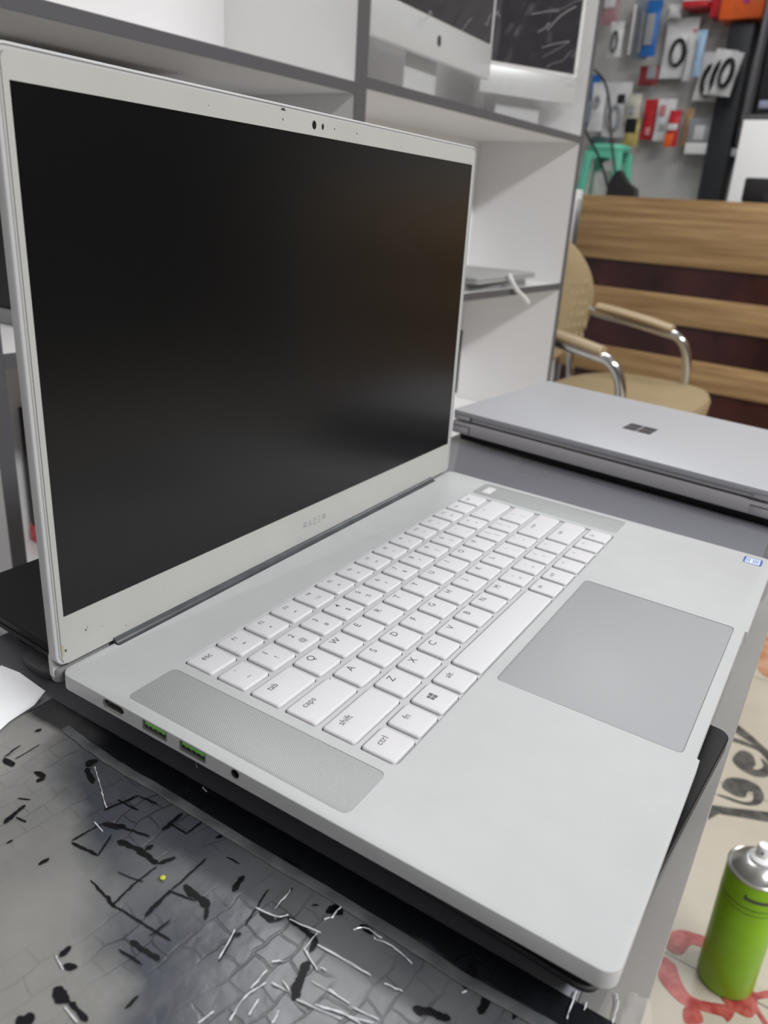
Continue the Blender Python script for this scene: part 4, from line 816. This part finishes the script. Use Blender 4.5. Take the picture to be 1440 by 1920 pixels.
for c in range(4):
    for k in range(q_ - 1): fs.append([c * q_ + k, c * q_ + k + 1, n_ + c])
    fs.append([c * q_ + q_ - 1, ((c + 1) * q_) % n_, n_ + (c + 1) % 4, n_ + c])
    fs.append([n_ + c, n_ + (c + 1) % 4, 2 * n_ + 4 + (c + 1) % 4, 2 * n_ + 4 + c])
for k in range(n_): fs.append([k, (k + 1) % n_, n_ + 4 + (k + 1) % n_, n_ + 4 + k])
g.add(vs, fs)
bez = LAP.part('bezel', g, BEZ)
g = LG(); g.box(x0s, s0s, -.6, x1s, s1s, -.25); LAP.part('screen', g, SCREEN)
def disc(g, x, s, r, z=.14, n=20, sy=1): g.add([(x + r * math.cos(k * math.tau / n), s + r * sy * math.sin(k * math.tau / n), z) for k in range(n)], [list(range(n))])
g = LG(); disc(g, 170.1, 199.9, 1.7, sy=1.15); LAP.part('camera_lens', g, BLK, parent=bez)
g = LG(); disc(g, 177.2, 199.9, .95, sy=1.5); LAP.part('camera_sensor', g, BLK, parent=bez)
g = LG(); disc(g, 187.3, 199.9, .42); disc(g, 207.9, 199.9, .42); LAP.part('microphone_hole', g, BLK, parent=bez)
CHIP = mat('dark chip', (.04, .035, .03, 1), .7)
for x, s, r in ((15.5, -10.3, .38), (16.4, -9.4, .25), (4.9, -15.3, .5), (145.6, 199.6, .4), (96.8, 199.2, .22), (23.8, -12.2, .18), (36.4, -17.5, .25), (60, -8, .15), (118, -6, .18)):
    g = LG(); disc(g, x, s, r, n=7, sy=1.5); LAP.part('paint_chip', g, CHIP, parent=bez)
g = LG()
g.add([(144, 203.3, .16), (147.5, 203.3, .16), (147, 204.4, .16), (144.8, 204.3, .16)], [[0, 1, 2, 3]])
LAP.part('paint_chip', g, CHIP, parent=bez)
g = LG(); g.add([(3.3, -12, .15), (4.3, -12.4, .15), (4.0, -17, .15), (3.3, -17.5, .15)], [[0, 1, 2, 3]]); LAP.part('stain', g, mat('yellow glue stain', (.42, .38, .2, 1), .6), parent=bez)
# wordmark
def stroke(g, pts, w_=.34, z=.15):
    for (a, b), (c, d) in zip(pts, pts[1:]):
        L_ = math.hypot(c - a, d - b); nx_, ny_ = -(d - b) / L_ * w_ / 2, (c - a) / L_ * w_ / 2
        g.add([(a + nx_, b + ny_, z), (c + nx_, d + ny_, z), (c - nx_, d - ny_, z), (a - nx_, b - ny_, z)], [[0, 1, 2, 3]])
g = LG(); bx, by, lh = 168.3, -12.6, 3.3
def let(ch, x):
    w_ = 2.5
    if ch == 'R': stroke(g, [(x, by), (x, by + lh), (x + w_, by + lh), (x + w_, by + lh * .5), (x + .2, by + lh * .5)]); stroke(g, [(x + w_ * .5, by + lh * .5), (x + w_, by)])
    if ch == 'A': stroke(g, [(x, by), (x + w_ / 2, by + lh), (x + w_, by)])
    if ch == 'Z': stroke(g, [(x, by + lh), (x + w_, by + lh), (x, by), (x + w_, by)])
    if ch == 'E':
        for k in (0, .5, 1): stroke(g, [(x, by + lh * k), (x + w_ * .95, by + lh * k)])
for i, ch in enumerate('RAZER'): let(ch, bx + i * 4.75)
LAP.part('wordmark', g, INKL, parent=bez, smooth=0)
